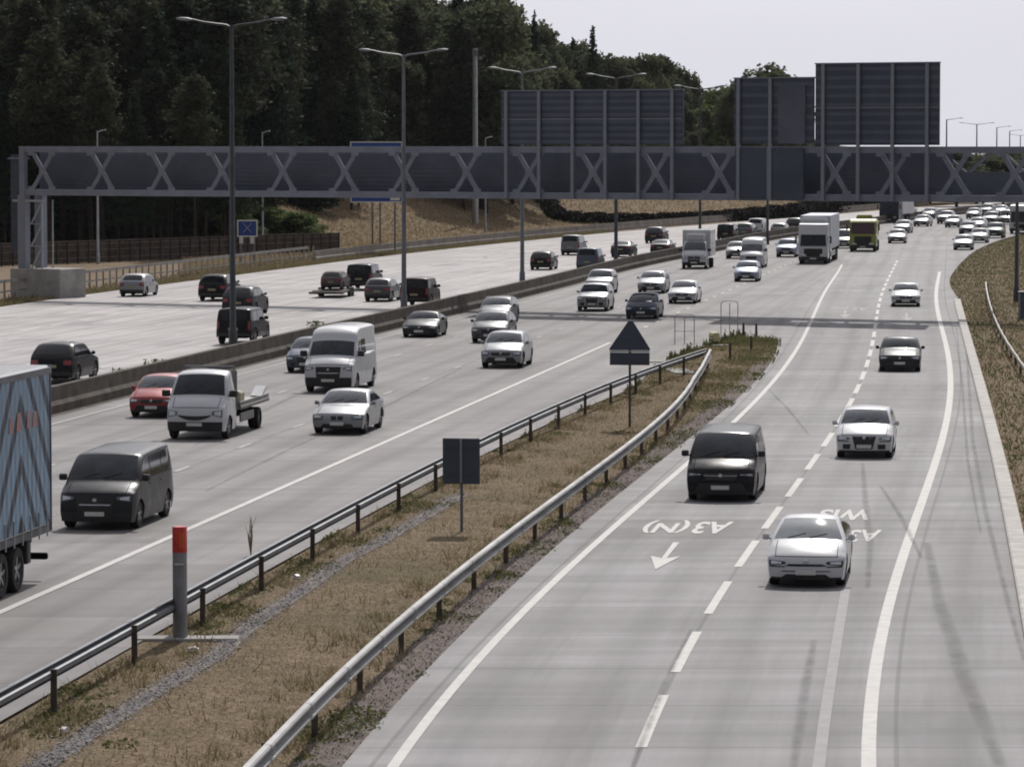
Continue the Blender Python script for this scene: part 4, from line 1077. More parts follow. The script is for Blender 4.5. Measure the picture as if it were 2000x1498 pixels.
# ---------------------------------------------------------------- gantry and its sign boards
G0 = atd(40, 285, 250.0); G1 = atd(2060, 285, 217.0)
GL = Vector((G0.x, 250.0, 0)); GD = Vector((G1.x, 217.0, 0)) - GL; GLEN = GD.length; GD.normalize()
GN = Vector((GD.y, -GD.x, 0))            # towards the viewer
g_ang = math.atan2(GD.y, GD.x)
def gx(px, py=340.0, off=0.0):
    "distance along the gantry where the sight line through px crosses its plane (shifted off metres towards the viewer)"
    u = (px - CX) / FPX; v = (CY - py) / FPX
    d = Vector((u, math.cos(PITCH) + v * math.sin(PITCH), 0)); o = GL + GN * off
    # o + GD*s = d*t
    det = GD.x * (-d.y) + d.x * GD.y
    s_ = (-o.x * (-d.y) - d.x * o.y) / det
    return s_
def gzh(px, py):
    p = GL + GD * gx(px, py); return atd(px, py, p.y).z
ZT, ZB = 9.72, gzh(1000, 387) - .05
gr = empty('sign_gantry', (GL.x, GL.y, 0), g_ang)
END = GLEN; DEP = 1.9                     # local: x along, y away from the viewer
CH = .38
for nm, y, z in (('top_chord', 0, ZT - CH / 2), ('top_chord', DEP, ZT - CH / 2), ('bottom_chord', 0, ZB + CH / 2), ('bottom_chord', DEP, ZB + CH / 2)):
    mb = MB(); mb.box(0, END, y - .15, y + .15, z - CH / 2, z + CH / 2, .02); mb.build(nm, gantry_m, gr)
pxs = [84, 199.5, 316.8, 434, 553, 673.8, 791, 911.8, 1034, 1158.5, 1281, 1405, 1518, 1631, 1746, 1865, 1982.5]
zt, zb = ZT - CH, ZB + CH
for px in pxs:
    c = gx(px); hw = .80
    mb = MB()
    mb.bar((c - hw, .0, zb), (c + hw, .0, zt), .27, .12, (0, 1, 0)); mb.bar((c + hw, .02, zb), (c - hw, .02, zt), .27, .12, (0, 1, 0))
    mb.box(c - .24, c + .24, -.09, -.07, (zb + zt) / 2 - .24, (zb + zt) / 2 + .24)
    for sx in (-1, 1):
        for z_ in (zb, zt): mb.box(c + sx * hw - .26, c + sx * hw + .26, -.165, -.15, z_ - .2, z_ + .2)
    mb.build('cross_brace', gantry_m, gr)
mb = MB()
for px in pxs:
    c = gx(px); mb.bar((c - 1.4, DEP, zb), (c + 1.4, DEP, zt), .14, .1, (0, 1, 0)); mb.bar((c + 1.4, DEP, zb), (c - 1.4, DEP, zt), .14, .1, (0, 1, 0))
mb.build('rear_brace', gantry_m, gr)
xe = gx(1843)
mb = MB(); n_ = 9
mb.box(.5, xe, DEP - .5, DEP - .46, zb, zt)
for k in range(n_): mb.box(.5, xe, DEP - .56, DEP - .5, zb + (k + .3) * (zt - zb) / n_, zb + (k + .45) * (zt - zb) / n_)
mb.box(xe + .02, END - .7, DEP - .5, DEP - .46, zb, zb + (zt - zb) * .55)
mb.build('walkway_panel', gantry_dk, gr)
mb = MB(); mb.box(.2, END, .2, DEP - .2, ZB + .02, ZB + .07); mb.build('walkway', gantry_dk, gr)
mb = MB()
for k in range(0, int(END), 4): mb.box(k, k + .08, 0, DEP, ZT - .1, ZT - .02)
mb.build('top_strut', gantry_m, gr)
# end frame and support column
mb = MB(); mb.box(.0, .42, -.2, .2, ZB - .2, ZT, .03); mb.build('end_post', gantry_m, gr)
colx = gx(46)
zc = atd(80, 525, 249).z
mb = MB(); mb.box(colx - .30, colx + .30, -.3, .3, zc, ZB, .03); mb.build('column', gantry_m, gr)
mb = MB(); mb.box(colx - .30, colx + .30, DEP - .3, DEP + .3, zc, ZB, .03); mb.build('column', gantry_m, gr)
lx0, lx1 = gx(62), gx(83)
mb = MB()
mb.bar((lx1, -.1, zc), (lx1, -.1, ZB - .3), .10, .10); mb.bar((lx1, 1.1, zc), (lx1, 1.1, ZB - .3), .08, .08)
for k in range(3):
    a = zc + k * (ZB - zc - .4) / 3; b2 = zc + (k + 1) * (ZB - zc - .4) / 3
    mb.bar((lx0, -.1, a), (lx1, -.1, b2), .09, .05, (0, 1, 0)); mb.bar((lx0 - .1, -.1, b2), (lx1, -.1, b2), .12, .06)
mb.bar((colx - .7, -.2, ZB - .35), (lx1 + .25, -.2, ZB - .35), .14, .14)
mb.build('ladder_frame', galv, gr)
# right hand column, outside the picture
mb = MB(); mb.box(END - .6, END, -.3, DEP + .3, gz((GL + GD * END).x, 224) - .1, ZB, .03); mb.build('column', gantry_m, gr)
tag(gr, 'long grey lattice sign gantry spanning both carriageways', 'gantry')
cb = MB(); bx0, bx1 = gx(30), gx(128)
cb.box(bx0, bx1, -.7, DEP + .35, -.1, zc, .05)
o = cb.build('gantry_base', conc); o.location = (GL.x, GL.y, 0); o.rotation_euler = (0, 0, g_ang)
tag(o, 'pale concrete plinth carrying the left foot of the gantry', 'concrete base')

rib_m = simple('sign_stiffener', (.095, .11, .15), .5, .1, .12, .7)  # lighter than the panel: light and shade between ribs put into colour
def board(name, px0, px1, pytop, pybot, posts, rails_y, label, off=.30, ribs=9, thick=.1, posts_to=None, recess=None, cap=True):
    root = empty(name, (GL.x, GL.y, 0), g_ang)
    pm = (px0 + px1) / 2
    x0, x1 = gx(px0, 230, 0), gx(px1, 230, 0); z1, z0 = gzh(pm, pytop), gzh(pm, pybot)
    y = -off + .12
    mb = MB(); mb.box(x0, x1, y, y + thick, z0, z1)
    for k in range(ribs):
        pass
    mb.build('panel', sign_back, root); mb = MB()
    for k in range(ribs): z = z0 + (k + .5) * (z1 - z0) / ribs; mb.box(x0 + .03, x1 - .03, y - .035, y, z - .12, z + .07)
    mb.build('stiffener', rib_m, root)
    if recess:
        r0, r1, ra, rb = recess; mb = MB(); mb.box(gx(r0, 230), gx(r1, 230), y - .10, y - .04, gzh(pm, rb), gzh(pm, ra)); mb.build('access_panel', gantry_dk, root)
    for px in posts:
        x = gx(px, 230, 0); mb = MB(); mb.box(x - .10, x + .10, y - .19, y - .04, posts_to if posts_to is not None else ZB + .02, z1 - .02, .01); mb.build('post', sign_rib, root)
    for py in rails_y:
        z = gzh(pm, py); mb = MB(); mb.box(x0 + .05, x1 - .05, y - .075, y - .036, z - .03, z + .03); mb.build('rail', sign_rib, root)
    if cap: mb = MB(); mb.box(x0 - .02, x1 + .02, y - .10, y + thick + .05, z1, z1 + .07); mb.build('top_cap', gantry_m, root)
    tag(root, label, 'sign board', 'backs of the sign boards on the gantry'); return root
board('sign_board', 982, 1337, 178, 283, [993, 1057, 1122.5, 1186.5, 1251, 1317], [233], 'wide low back of a road sign left of centre on the gantry', ribs=8)
board('sign_board', 1595, 1837, 125, 284, [1611.5, 1680, 1747, 1814.5], [211], 'tallest square back of a road sign on the right of the gantry', ribs=9)
board('sign_board', 1438, 1594, 154, 281, [1448, 1510], [], 'mid height back of a road sign touching the tallest board', ribs=6, recess=(1525, 1578, 168, 281), off=.42)
root = empty('message_panel', (GL.x, GL.y, 0), g_ang)
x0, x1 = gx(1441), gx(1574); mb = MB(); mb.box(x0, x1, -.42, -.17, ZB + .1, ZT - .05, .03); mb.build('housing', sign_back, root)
mb = MB(); xm = gx(1505); mb.box(xm - .04, xm + .04, -.46, -.42, ZB + .12, ZT - .07); mb.build('rail', sign_rib, root)
tag(root, 'plain grey box closing two bays of the gantry under the mid height sign', 'sign box')
# end board left of the gantry foot
root = empty('sign_board', (GL.x, GL.y, 0), g_ang)
mb = MB(); xa, xb = gx(12), gx(37); mb.box(xa, xb, .5, .62, 2.9, 9.2)
for k in range(11): mb.box(xa, xb, .44, .5, 3.1 + k * .55, 3.18 + k * .55)
mb.build('panel', sign_back, root); mb = MB(); mb.box(xa - .1, xb + .5, .3, .5, 8.9, 9.0); mb.box(xb - .12, xb, .3, .5, 0, 9.2); mb.build('post', gantry_m, root)
tag(root, 'narrow dark upright board beside the left foot of the gantry', 'sign board')

# ---------------------------------------------------------------- lamp columns
def lamp_column(H, arm, m, single=False, r0=.13, lean=.35):
    root = empty('street_lamp')
    mb = MB(); mb.tube([(0, 0, 0), (0, 0, .9), (0, 0, 1.0), (0, 0, H)], [r0 * 1.35, r0 * 1.3, r0, r0 * .55], 10); mb.build('column', m, root, 40)
    for sd in ((1,) if single else (-1, 1)):
        mb = MB(); mb.tube([(0, 0, H - .15), (sd * .25, 0, H - .02), (sd * arm * .5, 0, H + lean * .35), (sd * arm * .72, 0, H + lean * .75)], [.06, .055, .045, .04], 8); a = mb.build('arm', m, root, 40)
        mb = MB(); x0 = sd * arm * .70; x1 = sd * arm
        P = [(x0, 0, H + lean * .72), (x0 + (x1 - x0) * .3, 0, H + lean * .80), (x0 + (x1 - x0) * .75, 0, H + lean * .93), (x1, 0, H + lean)]
        mb.tube(P, [.05, .15, .14, .04], 8); mb.v = [(x, y, H + lean * .7 + (z - H - lean * .7) * .55) for x, y, z in mb.v]
        mb.build('lamp_head', galv_dark, root, 50)
    return root
def copy_tree(o, parent=None):
    c = o.copy(); scene.collection.objects.link(c); c.parent = parent
    for ch in o.children: copy_tree(ch, c)
    return c
ords = ['nearest tall twin-armed lamp column, dark, left of the centre of the picture', 'second nearest twin-armed lamp column, light grey, left of the camera mast', 'third twin-armed lamp column, its arms left of the wide low sign board',
        'fourth twin-armed lamp column, standing in front of the wide low sign board', 'fifth twin-armed lamp column along the median wall', 'sixth twin-armed lamp column along the median wall, behind the mid height sign']
lamps = [(455, 683, 45, 2.65, steel_dark), (789, 607, 104, 2.65, galv_dark), (1020, 558, 138, 2.4, galv_dark), (1203, 527, 150, 2.4, steel_dark), (1367, 497, 172, 2.4, steel_dark), (1499, 478, 190, 2.4, steel_dark)]
for i, (px, py, pt, arm, m_) in enumerate(lamps):
    p = at(px, py); top = atd(px, pt, p.y).z
    L_ = lamp_column(top - .1, arm, m_, r0=.16 if i < 4 else .14)
    L_.location = (p.x, p.y, 0); tag(L_, ords[i], 'lamp post', 'twin-armed lamp columns along the median')
far_lamps = [(1849, 234, 700, 1.9, 0), (1908, 243, 760, 2.2, 1), (1947, 254, 860, 2.0, 0), (1972, 262, 960, 2.0, 0), (1993, 270, 1060, 2.0, 1)]
fl = ['first distant lamp column right of the tallest sign board', 'thicker twin-armed distant lamp column right of the tallest sign board', 'third distant lamp column at the right above the gantry', 'fourth distant lamp column at the right above the gantry', 'farthest lamp column at the right edge above the gantry']
for (px, pt, Y, arm, tw), lb in zip(far_lamps, fl):
    q = atd(px, pt, Y); L_ = lamp_column(q.z, arm * 1.6, steel_dark, single=not tw, r0=.2); L_.location = (q.x, Y, gz(q.x, Y) if gz(q.x, Y) > 0 else 0); tag(L_, lb, 'lamp post', 'distant lamp columns')
for px, pt, pb, lb in ((190, 256, 520, 'short single-armed lamp post before the pines, left of the dark column'), (512, 258, 470, 'short single-armed lamp post before the pines, right of the dark column'), (948, 269, 430, 'short lamp post just right of the camera mast')):
    Y = {190: 322, 512: 350, 948: 425}[px]; q = atd(px, pt, Y); g0 = gz(q.x, Y)
    L_ = lamp_column(q.z - g0, .75, galv, single=True, r0=.11, lean=.05); L_.location = (q.x, Y, g0); tag(L_, lb, 'lamp post', 'short lamp posts at the edge of the forest')
# right verge pole
q = at(1985, 588); L_ = lamp_column(8.2, 1.6, steel_dark, single=True, r0=.15, lean=.1); L_.location = (q.x, q.y, gz(q.x, q.y)); tag(L_, 'dark lamp column on the grass bank at the right edge', 'lamp post')
# camera mast
Y = 435; q = atd(928, 95, Y); g0 = gz(q.x, Y); root = empty('camera_mast', (q.x, Y, g0))
mb = MB(); mb.tube([(0, 0, 0), (0, 0, 6), (0, 0, q.z - g0)], [.34, .31, .25], 12); mb.build('pole', galv, root, 40)
mb = MB(); mb.box(-.32, .32, -.3, .3, q.z - g0 - .9, q.z - g0 - .2, .05); mb.box(.35, .8, -.12, .12, q.z - g0 - 1.3, q.z - g0 - .9, .04); mb.build('camera_head', galv_dark, root)
tag(root, 'thick grey camera mast rising behind the gantry, left of the wide sign board', 'camera mast')

# ---------------------------------------------------------------- guard rails
def guard_rail(name, f, y0, y1, zt, m_beam, m_post, side, spacing, label, first=None, z_end=None, ps=1.0):
    "corrugated beam on posts; side = +1 when the corrugated face looks towards +X"
    root = empty(name, (float(f(y0)), y0, 0))
    O = Vector((float(f(y0)), y0, 0))
    ys = np.arange(y0, y1 + .01, 1.5)
    prof = [(.03, -.285), (.09, -.275), (.10, -.255), (.095, -.225), (-.05, -.190), (-.05, -.110), (.095, -.075), (.10, -.035), (.075, -.006), (.0, .0)]
    prof = [(a * ps, b * ps) for a, b in prof]
    mb = MB(); rows = []
    for i, y in enumerate(ys):
        X = float(f(y)); t = i / (len(ys) - 1)
        zz = zt if z_end is None else zt - max(0, (t - .9) / .1) * z_end
        d = Vector((slope(f, y), 1, 0)).normalized(); nrm = Vector((d.y, -d.x, 0)) * side
        base = Vector((X, y, gz(X, y) + .06 + zz)) - O
        outer = [tuple(base + nrm * (a + .02) + Vector((0, 0, b))) for a, b in prof]
        inner = [tuple(base + nrm * (a + .005) + Vector((0, 0, b))) for a, b in prof[::-1]]
        rows.append(outer + inner + [outer[0]])
    mb.grid(rows)
    for y in np.arange(ys[0] + 1.1, ys[-1] - 1, 4.3):       # overlapped beam joints with their bolts
        rr = []
        for yy in (y, y + .36):
            X = float(f(yy)); d = Vector((slope(f, yy), 1, 0)).normalized(); nrm = Vector((d.y, -d.x, 0)) * side
            zz = zt if z_end is None else zt; base = Vector((X, yy, gz(X, yy) + .06 + zz)) - O
            rr.append([tuple(base + nrm * (a + .029) + Vector((0, 0, b + (.004 if b > -.05 else -.002)))) for a, b in prof])
        mb.grid(rr)
        for b in (-.10, -.16, -.25):
            for q in (.1, .26):
                yy = y + q; X = float(f(yy)); p = Vector((X, yy, gz(X, yy) + .06 + zt + b)) - O + nrm * .125; mb.box(p.x - .012, p.x + .012, p.y - .012, p.y + .012, p.z - .012, p.z + .012)
    mb.build('rail', m_beam, root, 28)
    k = 0
    for y in (first if first is not None else np.arange(y0 + .5, y1 - .3, spacing)):
        X = float(f(y)); d = Vector((slope(f, y), 1, 0)).normalized(); nrm = Vector((d.y, -d.x, 0)) * side
        g = gz(X, y); b_ = Vector((X, y, 0)) - O - nrm * .07
        mb = MB(); mb.box(b_.x - .055, b_.x + .055, b_.y - .03, b_.y + .03, g - .15, g + zt + .0); mb.box(b_.x - .055, b_.x + .055, b_.y + .03, b_.y + .12, g - .15, g - .05)
        if k < 100: mb.build('post', m_post, root)
        k += 1
    tag(root, label, 'guard rail'); return root
yL0 = 50.0; P0 = at(98, 1388).y
guard_rail('guard_rail', railL_f, yL0, at(1378, 684, .7).y, .76, galv_dark, rust_m, -1, 6.2, 'dark steel guard rail between the main carriageway and the dry grass', first=[P0 + 6.15 * k for k in range(-2, 20)])
def railR(y):
    y = np.asarray(y, float); yy = at(1352, 742, .72).y
    return railR_f(np.minimum(y, yy + 100)) + 0.0
yR1 = at(1381, 690, .7).y
Pr = at(712, 1349).y
RP = [at(x, y, .72) for x, y in ((1352,742),(1368,718),(1379,697),(1386,683))]
yk = RP[0].y
def railR2(y):
    y = np.asarray(y, float)
    xs_ = np.interp(y, [p.y for p in RP], [p.x for p in RP]); return np.where(y < yk, railR_f(y), xs_ - float(RP[0].x - railR_f(yk)) * np.clip(1 - (y - yk) / 8, 0, 1))
guard_rail('guard_rail', railR2, 48.0, RP[-1].y, .76, simple('bright_galvanised', (.34, .34, .335), .65, .1, .3, .7), rust_m, 1, 5.2, 'bright curved steel guard rail beside the slip road, sweeping up to the nose', first=[Pr + 5.35 * k for k in range(-3, 22) if Pr + 5.35 * k < RP[-1].y - .5])
VR = [at(x, y, .6) for x, y in ((2040,770),(2000,712),(1985,692),(1955,645),(1938,606),(1928,570),(1926,550))]
VR = sorted([(p.y, p.x) for p in VR])
vr = seq(VR)
guard_rail('guard_rail', vr, VR[0][0], VR[-1][0], .62, simple('pale_rail', (.46, .45, .40), .7, 0, .2, 1), rust_m, -1, 6, 'thin pale guard rail on the grass bank at the right', ps=.55)
# yellow topped end terminal
q = at(1395, 672); root = empty('rail_terminal', (q.x, q.y, -.04), .2)
mb = MB(); mb.box(-.16, .16, -.5, .5, .15, .62, .05); mb.build('end_cap', simple('terminal_yellow', (.55, .50, .28), .6, 0, .2, 4), root)
mb = MB(); mb.box(-.06, .06, -.2, .2, 0, .2); mb.box(-.5, .5, -1.4, -.9, 0, .06); mb.build('foot', galv_dark, root); tag(root, 'pale yellow end piece where the two guard rails meet', 'rail end')

# ---------------------------------------------------------------- median wall, far verge wall, timber fence, hedge
def wall(name, f, y0, y1, w, h, m, label, cat, step=6.0, prof=None, zf=None, off=0):
    O = Vector((float(f(y0)), y0, 0)); mb = MB(); ys = np.arange(y0, y1 + .1, step)
    prof = prof or [(-w / 2, -.1), (-w / 2, h * .3), (-w * .28, h * .45), (-w * .25, h), (w * .25, h), (w * .28, h * .45), (w / 2, h * .3), (w / 2, -.1)]
    rows = []
    for y in ys:
        X = float(f(y)) + off; z = zf(X, y) if zf else 0
        rows.append([(X + a - O.x, y - O.y, z + b) for a, b in prof])
    mb.grid(rows); n = len(prof); mb.f += [tuple(range(n))[::-1], tuple(len(mb.v) - n + k for k in range(n))]
    o = mb.build(name, m); o.location = O; return tag(o, label, cat)
wall('median_wall', lambda y: med_f(y) - .45, 48, 900, .55, .95, conc_dark, 'long dark concrete wall along the median', 'wall')
def far_wall_f(y): return far_f(y) - 2.6
YW = at(140, 545).y + 12
wall('verge_wall', far_wall_f, YW + 32, 640, .35, .85, simple('verge_wall', (.24, .215, .19), .95, 0, .3, .8), 'low concrete wall along the far verge', 'wall')
root = empty('verge_fence', (float(far_wall_f(200)), 200, 0)); O = root.location.copy(); mb = MB()
for z in (.55, 1.15, 1.25):
    yy = np.arange(200, YW + 32, 6.0); P = [(float(far_wall_f(y)) - O.x, y - O.y, z) for y in yy]
    for a, c in zip(P[:-1], P[1:]): mb.bar(a, c, .06, .10)
mb.build('rail', conc, root)
for y in np.arange(200, YW + 32, 1.6):
    mb = MB(); x = float(far_wall_f(y)) - O.x; mb.box(x - .06, x + .06, y - O.y - .05, y - O.y + .05, -.1, 1.3); mb.build('post', conc, root)
tag(root, 'pale post and rail fence beside the concrete gantry plinth', 'fence')
# timber fence
TA, TB, TC = at(-40, 521), at(84, 518), at(662, 493)
root = empty('timber_fence', (TA.x, TA.y, 0)); O = root.location.copy()
n_ = 36; hh = 1.75
def tf(t): return TA.lerp(TC, t)
mb = MB()
for k in range(n_ * 6):
    a, c = tf(k / (n_ * 6)) - O, tf((k + .92) / (n_ * 6)) - O; z = .02 * math.sin(k * 3.3)
    mb.bar((a.x, a.y, hh * .5 + z), (c.x, c.y, hh * .5 + z), .035, hh, (0, 0, 1))
mb.build('boards', timber, root)
mb = MB(); a, c = Vector((0, 0, 0)), TC - O
for z in (.4, 1.05, 1.55): mb.bar((0, -.06, z), (c.x, c.y - .06, z), .05, .09)
mb.bar((0, -.02, hh + .05), (c.x, c.y - .02, hh + .05), .14, .05)
mb.build('rail', simple('fence_rail', (.13, .10, .085), .9, 0, .3, 2), root)
for k in range(n_ + 1):
    p = tf(k / n_) - O; mb = MB(); mb.box(p.x - .07, p.x + .07, p.y - .16, p.y - .05, -.1, hh + .03); mb.build('post', simple('fence_post', (.042, .034, .032), .9, 0, .3, 2), root)
tag(root, 'brown timber board fence in front of the pine forest', 'fence')

# ---------------------------------------------------------------- blue signs beyond the gantry
blue = simple('sign_blue', (.012, .05, .24), .45, 0, .1, 2)
def blue_sign(name, px0, px1, py0, py1, Y, legs_px, legs_bot, label, art):
    pc = atd((px0 + px1) / 2, (py0 + py1) / 2, Y); x0, x1 = atd(px0, py0, Y).x, atd(px1, py0, Y).x; z1, z0 = atd(px0, py0, Y).z, atd(px0, py1, Y).z
    g = gz(pc.x, Y); root = empty(name, (pc.x, Y, g)); w = (x1 - x0) / 2; a, b_ = z0 - g, z1 - g
    mb = MB(); mb.box(-w, w, 0, .06, a, b_); mb.build('panel', blue, root)
    mb = MB(); t = .10
    for q_ in ((-w, w, a, a + t), (-w, w, b_ - t, b_), (-w, -w + t, a + t, b_ - t), (w - t, w, a + t, b_ - t)): mb.box(q_[0], q_[1], -.012, 0, q_[2], q_[3])
    mb.build('border', plate_w, root)
    art(root, w, a, b_)
    for lp in legs_px:
        x = atd(lp, py0, Y).x - pc.x; mb = MB(); mb.box(x - .08, x + .08, .07, .2, -.3, b_ - .2); mb.build('leg', galv_dark, root)
    return tag(root, label, 'sign')
def art1(root, w, a, b_):
    mb = MB()
    mb.bar((-.9, -.02, a + .6), (-.9, -.02, b_ - 1.2), .03, .28, (1, 0, 0)); mb.bar((-.9, -.02, a + 1.8), (.9, -.02, b_ - 1.5), .03, .24, (0, 0, 1)); mb.build('arrow', plate_w, root)
    mb = MB(); mb.box(w - 1.1, w - .25, -.025, -.013, a + .2, a + .55); mb.build('panel', plate_w, root)
blue_sign('motorway_sign', 684, 786, 277, 396, 352, (727, 742, 771), 460, 'large blue sign mostly hidden behind the gantry beam', art1)
def art2(root, w, a, b_):
    m_ = (a + b_) / 2
    mb = MB(); mb.bar((-.35, -.02, m_ - .35), (.35, -.02, m_ + .45), .02, .10, (0, 1, 0)); mb.bar((.35, -.025, m_ - .35), (-.35, -.025, m_ + .45), .02, .10, (0, 1, 0)); mb.build('diagram', plate_w, root)
    for x in (-.5, .4): mb = MB(); mb.box(x - .16, x + .16, -.03, -.014, a - .55, a + .05); mb.build('lane_marker', plate_w, root)
blue_sign('motorway_sign', 463, 503, 430, 463, 318, (470, 496), 500, 'small square blue sign with a white cross, right of the dark lamp column', art2)

# ---------------------------------------------------------------- signs seen from behind in the dry grass
def px_h(px, pyf, py): q = at(px, pyf); return atd(px, py, q.y).z
q = at(1230, 832); root = empty('warning_sign', (q.x, q.y, -.05), -.12); s_ = q.y / FPX
H = lambda y: px_h(1230, 832, y) + .05
mb = MB(); mb.tube([(0, 0, -.2), (0, 0, H(640))], .045, 10); mb.build('post', rust_m, root)
mb = MB(); w = 39 * s_; zb_, zt_ = H(684), H(627)
mb.prism([(-w, zb_), (w, zb_), (w + .02, zb_ + .05), (.05 + .06, zt_), (-.05 + .0, zt_), (-w - .02, zb_ + .05)], -.085, -.06); mb.build('triangle_plate', sign_back, root)
mb = MB(); mb.box(-w - .0, w + .0, -.085, -.06, H(713), H(688.5), .008); mb.build('lower_plate', sign_back, root)
mb = MB(); mb.box(-w - .0, w + .0, -.12, -.09, H(687.5), H(684.5)); mb.build('clamp_rail', sign_rib, root)
mb = MB()
for z in (H(705), H(665)): mb.box(-w * .7, w * .7, -.11, -.088, z - .02, z + .02)
mb.build('clamp_bar', sign_back, root)
tag(root, 'triangular warning sign above a rectangular plate, seen from behind on a rusty post', 'road sign')
q = at(901, 1036); root = empty('square_sign', (q.x, q.y, -.05), -.16); s_ = q.y / FPX; H = lambda y: px_h(901, 1036, y) + .05
mb = MB(); mb.tube([(0, .05, -.2), (0, .05, H(945))], .04, 10); mb.build('post', galv_dark, root)
mb = MB(); w = 37 * s_; mb.box(-w, w, -.02, .02, H(945), H(856), .015); mb.build('plate', sign_back, root)
mb = MB(); mb.box(-.03, .03, -.06, -.022, H(943), H(858)); mb.build('stiffener', sign_rib, root)
mb = MB()
for z in (H(925), H(876)): mb.box(-w * .8, w * .8, -.045, -.022, z - .015, z + .015)
mb.build('clamp_bar', sign_back, root)
tag(root, 'plain square sign seen from behind on a thin post beside the dark guard rail', 'road sign')
# grey post with red head
q = at(352, 1246); root = empty('marker_post', (q.x, q.y, 0), -.1); H = lambda y: px_h(352, 1246, y)
r_ = 14.5 * q.y / FPX; zr, zt_ = H(1078), H(1030)
def ushape(r, z0, z1, m, nm, d=1.0, both=True):
    mb = MB(); seg = 16; ring = [(math.cos(2 * math.pi * k / seg) * r, math.sin(2 * math.pi * k / seg) * r * d) for k in range(seg)]
    n = 0; mb.v = [(x, y, z0) for x, y in ring] + [(x, y, z1 - (.0 if y < 0 else 0)) for x, y in ring] + [(x * .9, y * .9, z1 + .02) for x, y in ring]
    for k in range(seg):
        j = (k + 1) % seg; mb.f += [(k, j, seg + j, seg + k), (seg + k, seg + j, 2 * seg + j, 2 * seg + k)]
    mb.f.append(tuple(2 * seg + k for k in range(seg))); return mb.build(nm, m, root, 40)
ushape(r_, .0, zr, simple('marker_grey', (.19, .19, .20), .55, .1, .25, 3), 'post')
red_m = simple('marker_red', (.50, .03, .02), .45, 0, .25, 9)
ushape(r_ * 1.02, zr, zt_, red_m, 'red_head')
mb = MB(); zz = H(1100); mb.box(-.08, .10, -r_ - .012, -r_ + .01, zz - .015, zz + .012); mb.build('label_plate', plate_w, root)
mb = MB(); mb.box(.02, .10, -r_ * 1.02 - .012, -r_ * 1.02 + .02, zr + .10, zt_ - .1); mb.build('reflector', simple('reflector_orange', (.6, .10, .02), .3, 0, .2, 9), root)
tag(root, 'thick grey marker post with a red head standing on a concrete slab', 'marker post')
a, c = at(268, 1247), at(466, 1247)
mb = MB(); mb.box(0, (c.x - a.x), -.28, .28, -.12, .03, .02); o = mb.build('concrete_slab', conc); o.location = (a.x, (a.y + c.y) / 2 + .05, 0); tag(o, 'narrow concrete slab under the grey and red marker post', 'slab')
# frames at the nose
def hoop(pxs_, pyt, pyb, label):
    q = at(pxs_[1], pyb); root = empty('hoop_barrier', (q.x, q.y, -.05)); s_ = q.y / FPX; top = atd(pxs_[1], pyt, q.y).z + .05
    xs_ = [(p - pxs_[1]) * s_ for p in pxs_]
    m_ = simple('frame_grey', (.30, .28, .29), .6, .2, .2, 3)
    for x in xs_: mb = MB(); mb.tube([(x, 0, -.2), (x, 0, top - .12)], .022, 8); mb.build('upright', m_, root)
    mb = MB()
    mb.tube([(xs_[0], 0, top - .14), (xs_[0] + .08, 0, top - .03), (xs_[0] + .25, 0, top), (xs_[2] - .25, 0, top), (xs_[2] - .08, 0, top - .03), (xs_[2], 0, top - .14)], .02, 8)
    mb.tube([(xs_[0], 0, top * .45), (xs_[2], 0, top * .45)], .015, 6); mb.build('cross_bar', m_, root)
    tag(root, label, 'hoop barrier', 'empty tube frames at the nose')
hoop((1318, 1337, 1356), 614, 672, 'empty three-legged tube frame left of the pair at the nose')
hoop((1408, 1425, 1441), 588, 656, 'taller empty three-legged tube frame further back at the nose')
for px, pt, pb, lb in ((1452, 628, 659, 'dark bollard left of the pair at the tip of the nose'), (1477, 630, 660, 'dark bollard right of the pair at the tip of the nose')):
    q = at(px, pb); root = empty('bollard', (q.x, q.y, -.05)); h_ = atd(px, pt, q.y).z
    mb = MB(); mb.tube([(0, 0, 0), (0, 0, h_ * .8), (0, 0, h_)], [.075, .06, .04], 10); mb.build('post', black_pl, root); mb = MB(); mb.box(-.14, .14, -.14, .14, 0, .12, .03); mb.build('foot', black_pl, root)
    tag(root, lb, 'bollard', 'bollards at the nose')
for pts, lb in (((1276, 710, 1302, 704), 'pale broken concrete pad just right of the triangular sign'), ((1310, 718, 1348, 733), 'pale concrete pad on the dry grass between the two guard rails')):
    a, c = at(pts[0], pts[1]), at(pts[2], pts[3]); mid = (a + c) / 2; d = c - a
    mb = MB(); mb.box(-.9, .9, -.45, .45, -.1, .05, .03); o = mb.build('concrete_slab', conc); o.location = (mid.x, mid.y, 0); o.rotation_euler = (0, 0, math.atan2(d.y, d.x)); o.scale = (max(.5, d.length / 3.2), 1, 1); tag(o, lb, 'slab')
# litter scraps
for i, (px, py, s_, lb) in enumerate(((377, 1270, .11, 'scrap of white litter below the concrete slab'), (125, 1428, .09, 'scrap of white litter on the grass near the lower left corner'), (580, 1128, .08, 'scrap of white litter beside the gravel strip'))):
    q = at(px, py); mb = MB(); mb.prism([(-s_, 0), (s_ * .8, .0), (s_, .05), (.3 * s_, .09), (-s_ * .8, .06)], -s_ * .6, s_ * .6); o = mb.build('litter', plate_w); o.location = (q.x, q.y, -.01); o.rotation_euler = (0, 0, i * 1.1); tag(o, lb, 'litter')
# grey cabinet at the right edge
q = at(1998, 622); root = empty('roadside_cabinet', (q.x, q.y, gz(q.x, q.y))); mb = MB(); mb.box(-.22, .6, -.4, .4, -.1, 1.5, .03); mb.build('body', gantry_dk, root)
mb = MB(); mb.box(-.26, .64, -.44, .44, 1.5, 1.58, .02); mb.build('lid', gantry_m, root); tag(root, 'grey roadside cabinet cut off by the right edge', 'cabinet')
